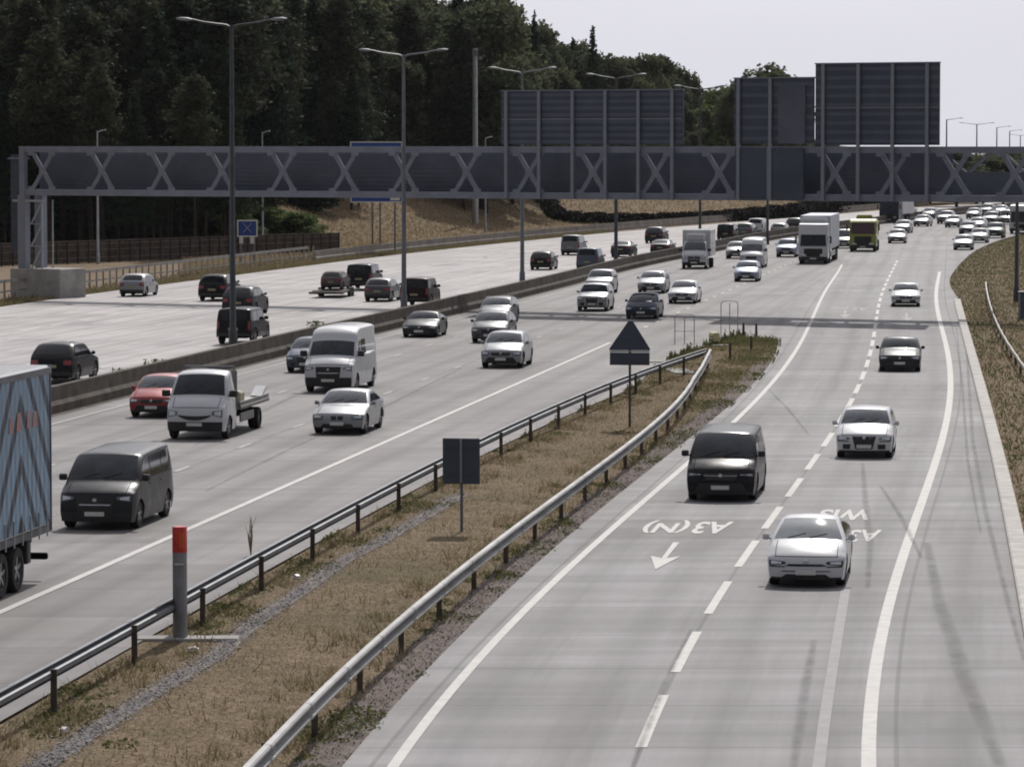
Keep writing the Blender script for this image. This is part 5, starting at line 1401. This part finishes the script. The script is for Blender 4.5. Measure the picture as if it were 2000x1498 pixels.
# ---------------------------------------------------------------- vegetation
def leaf_mat(name, cols, rough=.7, transl=.25, scale=.35):
    m, nt, b = nodes_of(name)
    at_ = nt.nodes.new('ShaderNodeAttribute'); at_.attribute_name = 'tint'
    oi = nt.nodes.new('ShaderNodeObjectInfo')
    f = math_n(nt, 'MULTIPLY_ADD', oi.outputs['Random'], .5, math_n(nt, 'MULTIPLY', at_.outputs['Fac'], .5))
    c = ramp(nt, f, [(i / (len(cols) - 1), q) for i, q in enumerate(cols)])
    nt.links.new(c, b.inputs['Base Color']); b.inputs['Roughness'].default_value = rough; b.inputs['Specular IOR Level'].default_value = .04
    if transl:
        tr = nt.nodes.new('ShaderNodeBsdfTranslucent'); nt.links.new(c, tr.inputs[0])
        ms = nt.nodes.new('ShaderNodeMixShader'); ms.inputs[0].default_value = transl
        nt.links.new(b.outputs[0], ms.inputs[1]); nt.links.new(tr.outputs[0], ms.inputs[2])
        nt.links.new(ms.outputs[0], nt.nodes['Material Output'].inputs[0])
    return m
pine_m = leaf_mat('pine_needles', [(.020, .028, .022), (.044, .054, .034), (.086, .090, .052), (.052, .064, .050)], .75, .25)
fir_m = leaf_mat('fir_needles', [(.014, .027, .018), (.030, .049, .029), (.052, .070, .037)], .75, .2)
leaf_m = leaf_mat('broad_leaves', [(.045, .056, .040), (.080, .096, .056), (.120, .132, .070), (.074, .090, .060)], .75, .4)  # lightened to put distance haze into the leaf colour
bright_leaf = leaf_mat('bright_leaves', [(.075, .105, .040), (.135, .175, .062), (.10, .14, .052)], .65, .3)
dark_leaf = leaf_mat('hedge_leaves', [(.012, .010, .012), (.022, .018, .018), (.020, .026, .014)], .8, .1)
bark = simple('bark', (.055, .042, .035), .95, 0, .35, 1.5, .1)

def quads_mesh(name, C, D1, D2, mat_, tint=None):
    "C centres, D1/D2 half-axes (n,3)"
    n = len(C); v = np.stack([C - D1 - D2, C + D1 - D2, C + D1 + D2, C - D1 + D2], 1).reshape(-1, 3).astype(np.float32)
    me = bpy.data.meshes.new(name)
    me.vertices.add(4 * n); me.vertices.foreach_set('co', v.reshape(-1))
    me.loops.add(4 * n); me.loops.foreach_set('vertex_index', np.arange(4 * n, dtype=np.int32))
    me.polygons.add(n); me.polygons.foreach_set('loop_start', np.arange(0, 4 * n, 4, dtype=np.int32)); me.polygons.foreach_set('loop_total', np.full(n, 4, np.int32))
    me.update(calc_edges=True)
    if tint is not None:
        a = me.attributes.new('tint', 'FLOAT', 'FACE'); a.data.foreach_set('value', tint.astype(np.float32))
    me.materials.append(mat_); me.validate(); return me
def tris_mesh(name, A, B_, C_, mat_, tint):
    n = len(A); v = np.stack([A, B_, C_], 1).reshape(-1, 3).astype(np.float32)
    me = bpy.data.meshes.new(name); me.vertices.add(3 * n); me.vertices.foreach_set('co', v.reshape(-1))
    me.loops.add(3 * n); me.loops.foreach_set('vertex_index', np.arange(3 * n, dtype=np.int32))
    me.polygons.add(n); me.polygons.foreach_set('loop_start', np.arange(0, 3 * n, 3, dtype=np.int32)); me.polygons.foreach_set('loop_total', np.full(n, 3, np.int32))
    me.update(calc_edges=True); a = me.attributes.new('tint', 'FLOAT', 'FACE'); a.data.foreach_set('value', tint.astype(np.float32))
    me.materials.append(mat_); return me
def rand_frame(rng, n, up=.5):
    N = rng.normal(size=(n, 3)); N[:, 2] += up * np.sign(N[:, 2] + .3); N /= np.linalg.norm(N, axis=1)[:, None]
    T = np.cross(N, rng.normal(size=(n, 3))); T /= np.linalg.norm(T, axis=1)[:, None]
    return T, np.cross(N, T)
def conifer(seed, H, c0, Rm, n, kind):
    "crown points: whorls of drooping boughs"
    rng = np.random.default_rng(seed); P = []; T_ = []
    nb = int(70 + 40 * (1 - c0)); tr = MB()
    bend = rng.normal(size=2) * .25
    trunk = [(bend[0] * math.sin(z / H * 2.2), bend[1] * math.sin(z / H * 2.2), z) for z in np.linspace(0, H, 8)]
    tr.tube(trunk, [.22, .19, .17, .15, .12, .09, .06, .02], 7, cap=False)
    def tx(z): return np.array([bend[0] * math.sin(z / H * 2.2), bend[1] * math.sin(z / H * 2.2), z])
    for i in range(nb):
        u = (i + rng.random()) / nb; z = H * (c0 + (1 - c0) * u)
        if kind == 'fir': r = Rm * (1 - u) ** .8 * (.75 + .5 * rng.random()) + .15
        else: r = Rm * math.sin(math.pi * min(1, .18 + .80 * u) ** .9) ** .7 * (.5 + .75 * rng.random()) * (.35 if u > .94 else 1)
        ang = i * 2.4 + rng.random() * .8; d = np.array([math.cos(ang), math.sin(ang), 0])
        rise = (.15 - .4 * (1 - u)) if kind == 'fir' else .25
        m_ = max(6, int(n / nb * (r / Rm) * 1.4)); t = rng.random(m_) ** .7
        c = tx(z) + d * (t * r)[:, None] + np.array([0, 0, 1]) * (t * r * rise)[:, None]
        spread = .10 + .20 * r
        c = c + rng.normal(size=(m_, 3)) * np.array([spread, spread, spread * (.32 if kind == 'fir' else .55)])
        P.append(c); T_.append(np.clip(rng.normal(.5, .28) + rng.normal(size=m_) * .12, 0, 1))
        if i % 4 == 0: tr.tube([tuple(tx(z)), tuple(tx(z) + d * r * .8 + np.array([0, 0, r * .8 * rise]))], [.045, .012], 4, cap=False)
    for i in range(8):      # dead snags on the bare trunk
        z = H * c0 * (.35 + .6 * rng.random()); ang = rng.random() * 6.3; tr.tube([tuple(tx(z)), tuple(tx(z) + np.array([math.cos(ang), math.sin(ang), .1]) * (.5 + rng.random()))], [.03, .01], 4, cap=False)
    C = np.concatenate(P); tint = np.concatenate(T_); D1, D2 = rand_frame(rng, len(C), .4)
    s_ = (.08 + .12 * rng.random(len(C)))[:, None]
    return quads_mesh('crown', C, D1 * s_ * 1.5, D2 * s_ * .75, fir_m if kind == 'fir' else pine_m, tint), tr.mesh('trunk', bark, 60)
def broadleaf(seed, H, Rm, n, mat_, c0=.22):
    rng = np.random.default_rng(seed); tr = MB()
    nl = 26; L = []
    for i in range(nl):
        u = rng.random(); z = H * (c0 + (.93 - c0) * u); rr = Rm * math.sin(math.pi * min(1, .15 + .8 * u)) ** .6 * rng.random() ** .5
        ang = rng.random() * 6.3; L.append((rr * math.cos(ang), rr * math.sin(ang), z, Rm * (.26 + .26 * rng.random())))
    L.append((0, 0, H * .90, Rm * .38))
    P = []; T_ = []
    for (x, y, z, r) in L:
        m_ = int(n / nl * (r / (Rm * .38)) ** 2); d = rng.normal(size=(m_, 3)); d /= np.linalg.norm(d, axis=1)[:, None]
        rad = r * (.55 + .5 * rng.random(m_)) * (1 + .25 * np.sin(d[:, 0] * 6 + x) * np.cos(d[:, 1] * 5 + z))
        P.append(np.array([x, y, z]) + d * rad[:, None] * np.array([1, 1, .8])); T_.append(np.clip(rng.normal(.5, .2) + rng.normal(size=m_) * .12, 0, 1))
        tr.tube([(0, 0, H * c0 * .8), (x * .4, y * .4, (H * c0 + z) / 2), (x, y, z)], [.14, .08, .03], 5, cap=False)
    tr.tube([(0, 0, 0), (0, 0, H * .3), (.1, .1, H * .6)], [.26, .2, .08], 8, cap=False)
    C = np.concatenate(P); tint = np.concatenate(T_); D1, D2 = rand_frame(rng, len(C), .3); s_ = (.10 + .13 * rng.random(len(C)))[:, None]
    return quads_mesh('crown', C, D1 * s_, D2 * s_ * .8, mat_, tint), tr.mesh('trunk', bark, 60)
PROTO = {'pine': [conifer(10 + i, 24, .40 + .05 * (i % 3), 2.7, 6500, 'pine') for i in range(4)],
         'fir': [conifer(30 + i, 24, .24 + .06 * (i % 2), 3.2, 6500, 'fir') for i in range(3)],
         'leafy': [broadleaf(50 + i, 16, 4.4, 9000, leaf_m) for i in range(4)],
         'bright': [broadleaf(70 + i, 10, 3.4, 5000, bright_leaf, .12) for i in range(2)],
         'shrub': [broadleaf(95 + i, 6, 3.0, 3500, fir_m, .03) for i in range(2)],
         'round': [broadleaf(90, 16, 4.6, 9000, leaf_m, .3)]}
PH = {'shrub': 6, 'pine': 24, 'fir': 24, 'leafy': 16, 'bright': 10, 'round': 16}
NAMES = {'shrub': 'shrub', 'pine': 'pine_tree', 'fir': 'fir_tree', 'leafy': 'broadleaf_tree', 'bright': 'broadleaf_tree', 'round': 'broadleaf_tree'}
rng = random.Random(4)
def tree(kind, X, Y, H, label, group, cat='tree', sink=.2, wid=1.0):
    cm, tm = rng.choice(PROTO[kind]); root = empty(NAMES[kind], (X, Y, gz(X, Y) - sink), rng.random() * 6.3)
    s_ = H / PH[kind]; w = s_ * wid * rng.uniform(.9, 1.15); root.scale = (w, w, s_)
    link('trunk', tm, root); link('crown', cm, root)
    return tag(root, label, cat, group)
LBL = {'pine': 'tall pine with bare trunk in the dark forest on the left', 'fir': 'tall dark fir with drooping boughs in the wooded background'}
# skyline of the photo: top of the trees (pixel row) by pixel column
SX = [-60, 200, 600, 680, 705, 760, 840, 900, 985, 1000, 1045, 1080, 1105, 1150, 1200, 1245, 1300, 1335, 1372, 1400, 1440]
SY = [-60, -60, -50, -45, -15, -40, -15, -35, -25, 55, 28, 62, 45, 80, 105, 92, 84, 118, 160, 172, 160]
def row(px0, px1, dpx, Y0, Y1, kinds, jit, top_add, grp):
    px = px0
    while px < px1:
        x = px + rng.uniform(-.4, .4) * dpx; Y = rng.uniform(Y0, Y1)
        ty = float(np.interp(x, SX, SY)) + rng.uniform(0, jit) + top_add
        q = atd(x, ty, Y); g = gz(q.x, Y); H = q.z - g
        k = rng.choice(kinds); tree(k, q.x, Y, max(6, H), LBL.get(k, 'bushy broadleaf tree in the mixed wood above the brown embankment'), grp)
        px += dpx
GF1 = 'tall trees of the dark forest on the left'
row(-60, 450, 40, 338, 350, ['pine', 'pine', 'fir'], 190, 60, GF1)
row(-60, 470, 26, 352, 366, ['pine', 'fir', 'pine'], 90, 0, GF1)
row(-40, 540, 30, 376, 392, ['pine', 'fir'], 60, 0, GF1)
row(470, 720, 34, 405, 425, ['pine', 'fir', 'pine'], 160, 60, GF1)
row(-40, 740, 30, 412, 440, ['pine', 'fir', 'fir'], 40, 0, GF1)
row(690, 1000, 30, 446, 470, ['leafy', 'pine', 'leafy'], 190, 40, GF1)
row(-20, 985, 21, 475, 500, ['fir', 'pine', 'leafy'], 30, 0, GF1)
row(430, 975, 40, 452, 470, ['pine', 'leafy'], 60, 10, GF1)
row(-20, 700, 24, 505, 540, ['fir'], 60, 120, GF1)
GF2 = 'trees of the mixed wood above the embankment'
def rowq(px0, px1, dpx, q0, q1, *a):
    px = px0
    while px < px1:
        q = rng.uniform(q0, q1); ys = np.linspace(380, 900, 261); k = int(np.argmax(far_f(ys) - (px - 1000) / 7550 * ys > q)); Y = float(ys[k])
        row(px, px + 1, 5, Y, Y + 2, *a); px += dpx * rng.uniform(.75, 1.25)
rowq(1005, 1440, 34, 44, 52, ['leafy', 'leafy', 'fir'], 22, 4, GF2)
rowq(960, 1440, 34, 36, 42, ['leafy', 'leafy', 'pine'], 60, 50, GF2)
rowq(860, 1430, 34, 31, 35, ['leafy', 'bright', 'leafy'], 70, 105, GF2)
rowq(1000, 1450, 38, 60, 75, ['leafy'], 20, 12, GF2)
rowq(820, 1450, 30, 29, 33, ['leafy', 'leafy', 'bright'], 50, 165, GF2)
# dark understorey between the trunks of the pine forest
for Y0, dp, y_ in ((372, 30, 395), (400, 28, 370), (440, 26, 350)):
    px = -60
    while px < (470 if Y0 < 400 else 620):
        Y = Y0 + rng.uniform(-6, 10); q = atd(px, y_ + rng.uniform(-30, 30), Y); tree('shrub', q.x, Y, max(3, q.z - gz(q.x, Y)), 'dark undergrowth shrub between the trunks of the pine forest', 'undergrowth of the pine forest', 'shrub', wid=1.5); px += dp
for px, ty, Y, k, lb in ((1505, 118, 620, 'round', 'rounded treetop rising above the mid height sign board'), (1440, 150, 600, 'leafy', 'treetop at the left edge of the mid height sign board'), (1410, 172, 640, 'bright', 'light green tree between the two groups of sign boards'), (1395, 205, 615, 'bright', 'light green bushy tree below the gap between the sign boards'),
                     (1045, 20, 505, 'fir', 'pointed conifer standing out against the sky above the wide sign board'), (1158, 48, 530, 'fir', 'thin pointed conifer top above the right part of the wide sign board')):
    q = atd(px, ty, Y); H = q.z - gz(q.x, Y); tree(k, q.x, Y, H, lb, None, wid=.55 if k == 'fir' else 1.0)
# band of trees closing the view at the right, beyond the bend
px = 1440
while px < 2150:
    Y = rng.uniform(800, 980) if px < 1800 else rng.uniform(620, 760); q = atd(px, rng.uniform(291, 312), Y); tree('leafy', q.x, Y, max(6, q.z - gz(q.x, Y)), 'low dark tree in the belt beyond the bend, half hidden behind the gantry', 'tree belt beyond the bend', wid=1.8); px += 13
px = 1500
while px < 2150:
    Y = rng.uniform(720, 780); q = atd(px, rng.uniform(350, 375), Y); tree('leafy', q.x, Y, max(3, q.z - gz(q.x, Y)), 'low bush below the gantry where the road disappears', 'bushes beyond the bend', 'bush', wid=2.6); px += 26
# green mound behind the timber fence
for px, ty, Y in ((492, 402, 372), (520, 406, 368), (548, 412, 370), (575, 416, 366), (470, 415, 362), (600, 420, 376)):
    q = atd(px, ty, Y); tree('bright', q.x, Y, max(1.6, q.z - gz(q.x, Y) + .3), 'light green bush behind the timber fence, left of the blue sign', 'green bushes behind the timber fence', 'bush', wid=2.0, sink=.3)
# dark clipped hedge between the embankment and the far carriageway
rg = np.random.default_rng(5)
hp = [(1052, 436, 1.0), (1090, 444, 1.15), (1200, 440, 1.2), (1400, 433, 1.3), (1560, 424, 1.8), (1640, 414, 2.6), (1710, 402, 2.8)]
Cs = []
P = [(at(x, y), h) for x, y, h in hp]
for (a, ha), (c, hc) in zip(P[:-1], P[1:]):
    n = int((c - a).length * 330); t = rg.random(n)[:, None]; A = np.array(a) ; Bv = np.array(c)
    base = A * (1 - t) + Bv * t; h = ha * (1 - t) + hc * t
    g = ground_z(base[:, 0], base[:, 1])[:, None]
    off = rg.normal(size=(n, 3)) * np.array([.5, .5, 0]); off[:, 2:3] = rg.random((n, 1)) ** .8 * h * (1 + .12 * np.sin(base[:, :1] * 2)) + g
    Cs.append(base + off)
C = np.concatenate(Cs); D1, D2 = rand_frame(rg, len(C)); O = np.array(P[0][0])
o = link('hedge', quads_mesh('hedge', C - O, D1 * .13, D2 * .11, dark_leaf, rg.random(len(C)))); o.location = P[0][0]; tag(o, 'long dark hedge at the foot of the brown embankment', 'hedge')

# ---------------------------------------------------------------- forest floor
def ff_mesh():
    xs_ = np.arange(-420, 60, 6.0); ys_ = np.arange(336, 900, 6.0); XX, YY = np.meshgrid(xs_, ys_); ZZ = ground_z(XX, YY) + .06
    q = far_f(YY) - XX; a = XX / YY; keep = ((a < -.072) & (YY > 345)) | ((q > 40) & (YY > 400))
    v = np.stack([XX, YY, ZZ], -1).reshape(-1, 3); nx = len(xs_); f = []
    for i in range(len(ys_) - 1):
        for j in range(nx - 1):
            if keep[i, j] and keep[i + 1, j + 1]: k = i * nx + j; f.append((k, k + 1, k + nx + 1, k + nx))
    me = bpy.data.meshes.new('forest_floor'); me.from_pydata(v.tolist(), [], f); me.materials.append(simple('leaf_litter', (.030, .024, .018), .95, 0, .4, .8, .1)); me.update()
    tag(link('forest_floor', me), kind='structure')
ff_mesh()
# ---------------------------------------------------------------- grass, weeds and gravel
grass_m = leaf_mat('grass_blades', [(.085, .100, .038), (.175, .155, .082), (.30, .235, .145), (.43, .34, .22)], .85, .35)
bank_m = leaf_mat('bank_grass', [(.060, .080, .024), (.110, .115, .042), (.165, .135, .070), (.235, .175, .105)], .85, .3)
weed_m = leaf_mat('weed_leaves', [(.050, .075, .024), (.085, .105, .036), (.135, .135, .060), (.17, .145, .08)], .8, .35)
def blades(name, pts, h, w, mat_, tint, seed, lean=.5, label=None):
    rg = np.random.default_rng(seed); n = len(pts); ang = rg.random(n) * 6.283
    d = np.stack([np.cos(ang), np.sin(ang), np.zeros(n)], 1); hh = h * (.4 + rg.random(n) * 1.0)
    ww = w * (.6 + .8 * rg.random(n)); ln = rg.normal(size=(n, 3)) * lean; ln[:, 2] = 1
    top = pts + ln * hh[:, None]
    me = tris_mesh(name, pts - d * ww[:, None], pts + d * ww[:, None], top, mat_, tint)
    o = link(name, me); return o
def scatter(poly_f, y0, y1, n, seed, pw=1.0):
    rg = np.random.default_rng(seed); y = y0 + (y1 - y0) * rg.random(n) ** pw
    a, b_ = poly_f(y); x = a + (b_ - a) * rg.random(n); return x, y, rg
def patchy(x, y, s=.6, ph=0):
    return (np.sin(x * s * 1.3 + ph) * np.cos(y * s * .7 + x * .4 + ph) + .6 * np.sin(x * s * 3.1 + y * s * 1.9 + ph) + .4 * np.sin(y * s * 4.3 - x * s * 2.2)) / 2
GRP = [at(x, y) for x, y in ((60,1512),(105,1477),(210,1407),(332,1330),(420,1281),(490,1218),(585,1155),(672,1092),(742,1057),(820,1012),(900,965))]
gy = np.array([p.y for p in GRP]); gx_ = np.array([p.x for p in GRP])
def gore_bounds(y): return main_edge(y) + .12, gore_r(y) - .05
x, y, rg = scatter(gore_bounds, 50, GORE_Y, 150000, 1, 1.35)
gd = np.abs(x - np.interp(y, gy, gx_)); ok = ~((gd < .16 + .10 * np.sin(y * 1.7) * np.sin(y * .6)) & (y < gy[-1]) & (rg.random(len(x)) < .65))
bare = (gore_r(y) - x < .9 + .4 * np.sin(y * .8)) & (rg.random(len(x)) < .75)
ok &= ~bare
x, y = x[ok], y[ok]; tn = np.clip(.52 + patchy(x, y) * .30 + patchy(x, y, 2.6, 1) * .22 + rg.normal(size=len(x)) * .2, 0, 1)
edge = np.minimum(x - main_edge(y), gore_r(y) - x); tn = np.where(edge < 1.1, tn * .6, tn)
pts = np.stack([x, y, ground_z(x, y) - .02], 1)
o = blades('dry_grass', pts, .050, .013, grass_m, tn, 2, 1.3); tag(o, kind='stuff', label='dry brown grass on the wedge between the two carriageways', cat='grass')
# taller tufts near the rails
x, y, rg = scatter(gore_bounds, 50, GORE_Y, 60000, 3, 1.3)
e1 = x - main_edge(y); e2 = gore_r(y) - x; k = (patchy(x, y, 1.4, 2) > .12) & ((e1 < 1.7) | ((e2 < 2.4) & (e2 > .6)) | (rg.random(len(x)) < .12))
gd = np.abs(x - np.interp(y, gy, gx_)); k &= ~((gd < .3) & (y < gy[-1])); x, y = x[k], y[k]
o = blades('long_grass', np.stack([x, y, ground_z(x, y) - .02], 1), .22, .016, grass_m, np.clip(rg.normal(.35, .25, len(x)), 0, 1), 4, .5); tag(o, kind='stuff', label='longer straw coloured grass along the guard rails', cat='grass')
# green weeds: listed clumps + nose
cl = [(672, 1418, .8, .5), (645, 1432, .6, .4), (690, 1405, .6, .4), (1045, 1075, .7, .35), (975, 1125, .6, .3), (870, 1205, .6, .3), (700, 1395, .6, .25), (470, 1190, .6, .2), (440, 1185, .5, .2), (620, 1050, .8, .3), (800, 990, .8, .3), (860, 1200, .5, .3), (120, 1420, .7, .25), (160, 1350, .7, .3),
      (1490, 690, 1.6, .6), (1300, 688, 1.6, .8), (1325, 676, 1.6, .9), (1345, 668, 1.6, .9), (1375, 662, 1.8, .8), (1410, 660, 1.8, .8), (1280, 700, 1.3, .7), (1450, 663, 1.8, .7), (1500, 666, 1.5, .5), (1470, 705, 1.8, .6), (1440, 735, 1.8, .7), (1410, 760, 1.5, .6), (1395, 790, 1.4, .5), (1330, 668, 1.5, .7), (1360, 660, 1.7, .7), (1390, 672, 1.6, .5), (1430, 668, 1.8, .6), (1460, 670, 1.8, .7), (1495, 672, 1.6, .6), (1340, 690, 1.5, .6), (1300, 690, 1.2, .7), (1275, 700, 1.0, .7), (1240, 722, 1.0, .6),
      (1180, 752, 1.0, .6), (1160, 762, .9, .6), (1090, 800, .8, .5), (1050, 825, .8, .4), (1000, 850, .8, .4), (1350, 850, 1.0, .4), (1300, 870, .9, .4), (1180, 950, .7, .3), (1100, 1030, .7, .35)]
rq = random.Random(12)
for k in range(120):
    y_ = rq.uniform(58, 190); sd_ = rq.random() < .5; x_ = float(main_edge(y_)) + abs(rq.gauss(.2, .7)) if sd_ else float(gore_r(y_)) - abs(rq.gauss(.4, 1.0))
    u_ = x_ / y_ * FPX + CX; cl.append((u_, 285 + CAM_H * FPX / y_, rq.uniform(.12, .5) * (1 if rq.random() < .8 else 1.6), rq.uniform(.06, .28)))
C = []
rg = np.random.default_rng(8)
for px, py, r, h in cl:
    p = at(px, py); n = int(380 * r * r + 40); a = rg.random(n) * 6.283; rr = r * 1.15 * rg.random(n) ** .55
    xx = p.x + np.cos(a) * rr * .8; yy = p.y + np.sin(a) * rr * 1.6
    xx = np.clip(xx, main_edge(yy) + .1, gore_r(yy) + .12)
    zz = ground_z(xx, yy) + rg.random(n) ** 1.3 * h * .8 * np.clip(1.2 - rr / r * .8, .1, 1) * (.6 + .4 * np.sin(xx * 9) * np.cos(yy * 5)); C.append(np.stack([xx, yy, zz], 1))
C = np.concatenate(C); D1, D2 = rand_frame(rg, len(C)); s_ = (.014 + .028 * rg.random(len(C)))[:, None]
o = link('green_weeds', quads_mesh('green_weeds', C, D1 * s_, D2 * s_ * .6, weed_m, rg.random(len(C)))); tag(o, kind='stuff', label='low green weeds along the rails and at the nose', cat='weeds')
# verge on the right
def rb(y): return np.where(y < 236, kerb_f(y) + .5, edge_f(y) + .05), edge_f(y) + 26
x, y, rg = scatter(rb, 75, 440, 170000, 11, 1.2); tn = np.clip(.36 + patchy(x, y, .22, 1) * .42 - .12 * sstep(230, 300, y) + rg.normal(size=len(x)) * .14, 0, 1)
o = blades('verge_grass', np.stack([x, y, ground_z(x, y) - .02], 1), .15, .028, bank_m, tn, 12, .6); tag(o, kind='stuff', label='rough grass on the bank at the right', cat='grass')
x, y, rg = scatter(rb, 75, 420, 60000, 31, 1.2); k_ = patchy(x, y, .45, 2) + rg.normal(size=len(x)) * .15 > .10; x, y = x[k_], y[k_]
C = np.stack([x, y, ground_z(x, y) + rg.random(len(x)) ** 2 * .28], 1); D1, D2 = rand_frame(rg, len(C)); s_ = (.03 + .05 * rg.random(len(C)))[:, None]
o = link('bank_weeds', quads_mesh('bank_weeds', C, D1 * s_, D2 * s_ * .5, bright_leaf, rg.random(len(C)))); tag(o, kind='stuff', label='patches of green weeds on the bank at the right', cat='weeds')
# far embankment tufts
def eb(y): return np.maximum(far_f(y) - 60, -.085 * y), far_f(y) - 3.5
x, y, rg = scatter(eb, 215, 620, 90000, 13, .9); tn = np.clip(.78 + patchy(x, y, .25, 3) * .25 + rg.normal(size=len(x)) * .12, 0, 1)
k_ = x < far_f(y) - 3.4; x, y, tn = x[k_], y[k_], tn[k_]; tn = np.where(far_f(y) - x < 6, tn * .5, tn)
o = blades('embankment_grass', np.stack([x, y, ground_z(x, y) - .03], 1), .32, .09, grass_m, tn, 14, .7); tag(o, kind='stuff', label='dry brown grass on the far embankment', cat='grass')
x, y, rg = scatter(lambda y: (far_f(y) - 2.3, far_f(y) - .1), 200, 440, 22000, 15); 
o = blades('far_verge_grass', np.stack([x, y, ground_z(x, y) - .02], 1), .28, .04, grass_m, np.clip(rg.normal(.25, .2, len(x)), 0, 1), 16, .6); tag(o, kind='stuff', label='strip of green and brown grass along the far kerb', cat='grass')
# weeds growing on the median behind the wall
def med_w(px, py, h, label):
    q = at(px, py); rg = np.random.default_rng(px); h *= .6; n = 200; a = rg.random(n) * 6.283; rr = .5 * rg.random(n)
    C = np.stack([q.x + np.cos(a) * rr, q.y + np.sin(a) * rr * 1.5, rg.random(n) ** .8 * h], 1) - np.array([q.x, q.y, 0]); D1, D2 = rand_frame(rg, n)
    o = link('weed', quads_mesh('weed', C, D1 * .06, D2 * .03, weed_m, rg.random(n))); o.location = (q.x, q.y, 0); tag(o, label, 'weed', 'weeds growing on the median')
for px, py, h, lb in ((305, 738, 1.3, 'bushy green weed with reddish top on the median, left of the dark column'), (240, 752, 1.1, 'thin weed on the median, leftmost of those near the red car'), (205, 765, 1.0, 'low weed on the median beside the black off-road car'), (618, 650, 1.0, 'small weed on the median behind the tall white van')): med_w(px, py, h, lb)
# dry stalk by the rail
q = at(490, 1085); mb = MB()
for k in range(9): mb.tube([(0, 0, 0), (rng.uniform(-.08, .08), rng.uniform(-.05, .05), .45), (rng.uniform(-.16, .16), rng.uniform(-.1, .1), rng.uniform(.7, .98))], [.012, .009, .004], 4)
o = mb.build('dry_stalk', simple('straw', (.26, .2, .13), .9, 0, .2, 5)); o.location = q; tag(o, 'tall dry stalk rising above the dark guard rail', 'weed')
# bare earth and gravel strips
def gl_(y): return np.interp(y, gy, gx_) - .20
def gr_(y): return np.interp(y, gy, gx_) + .20
grav_m, nt, b = nodes_of('gravel_bed'); geo = nt.nodes.new('ShaderNodeNewGeometry').outputs['Position']
nt.links.new(ramp(nt, noise(nt, 14, 4, .7, geo), [(.35, (.17, .145, .12)), (.65, (.32, .28, .25))]), b.inputs['Base Color']); b.inputs['Roughness'].default_value = .95
ribbon('gravel_strip', gl_, gr_, gy[0], gy[-1], -.018, grav_m, gl_, 1.0, 2)
ribbon('bare_edge', lambda y: gore_r(y) - .75, gore_r, 46, GORE_Y - 20, -.015, simple('bare_earth', (.17, .14, .125), .98, 0, .3, 2.2, .1, .4), gl_, 1.0, 2)
n = 12000; rg = np.random.default_rng(21); yy = gy[0] + (gy[-1] - gy[0]) * rg.random(n) ** 1.4; xx = np.interp(yy, gy, gx_) + rg.normal(size=n) * .16
C = np.stack([xx, yy, np.full(n, .005)], 1); D1, D2 = rand_frame(rg, n, 4.0); s_ = (.010 + .018 * rg.random(n))[:, None]
stone_m = leaf_mat('stones', [(.16, .15, .15), (.27, .255, .26), (.38, .36, .36)], .9, 0)
o = link('gravel', quads_mesh('gravel', C, D1 * s_, D2 * s_ * .8, stone_m, rg.random(n))); tag(o, kind='stuff', label='grey stones of the drainage strip', cat='gravel')
x, y, rg = scatter(lambda y: (gore_r(y) - .85, gore_r(y) + .0), 50, 150, 9000, 23, 1.3); C = np.stack([x, y, np.full(len(x), .0)], 1); D1, D2 = rand_frame(rg, len(x), 1.5)
o = link('loose_stones', quads_mesh('loose_stones', C, D1 * .018, D2 * .015, stone_m, rg.random(len(x)))); tag(o, kind='stuff', label='loose stones on the bare earth edge', cat='gravel')


# ---------------------------------------------------------------- haze
mb = MB(); mb.box(-760, 1760, -20, 4260, -3, 60); hz = mb.build('haze', None)
m = bpy.data.materials.new('haze'); m.use_nodes = True; nt = m.node_tree; nt.nodes.clear()
pv = nt.nodes.new('ShaderNodeVolumePrincipled'); pv.inputs['Color'].default_value = (.90, .94, 1, 1); pv.inputs['Density'].default_value = .00002; pv.inputs['Anisotropy'].default_value = .3
ou = nt.nodes.new('ShaderNodeOutputMaterial'); nt.links.new(pv.outputs[0], ou.inputs['Volume']); hz.data.materials.append(m); tag(hz, kind='stuff')
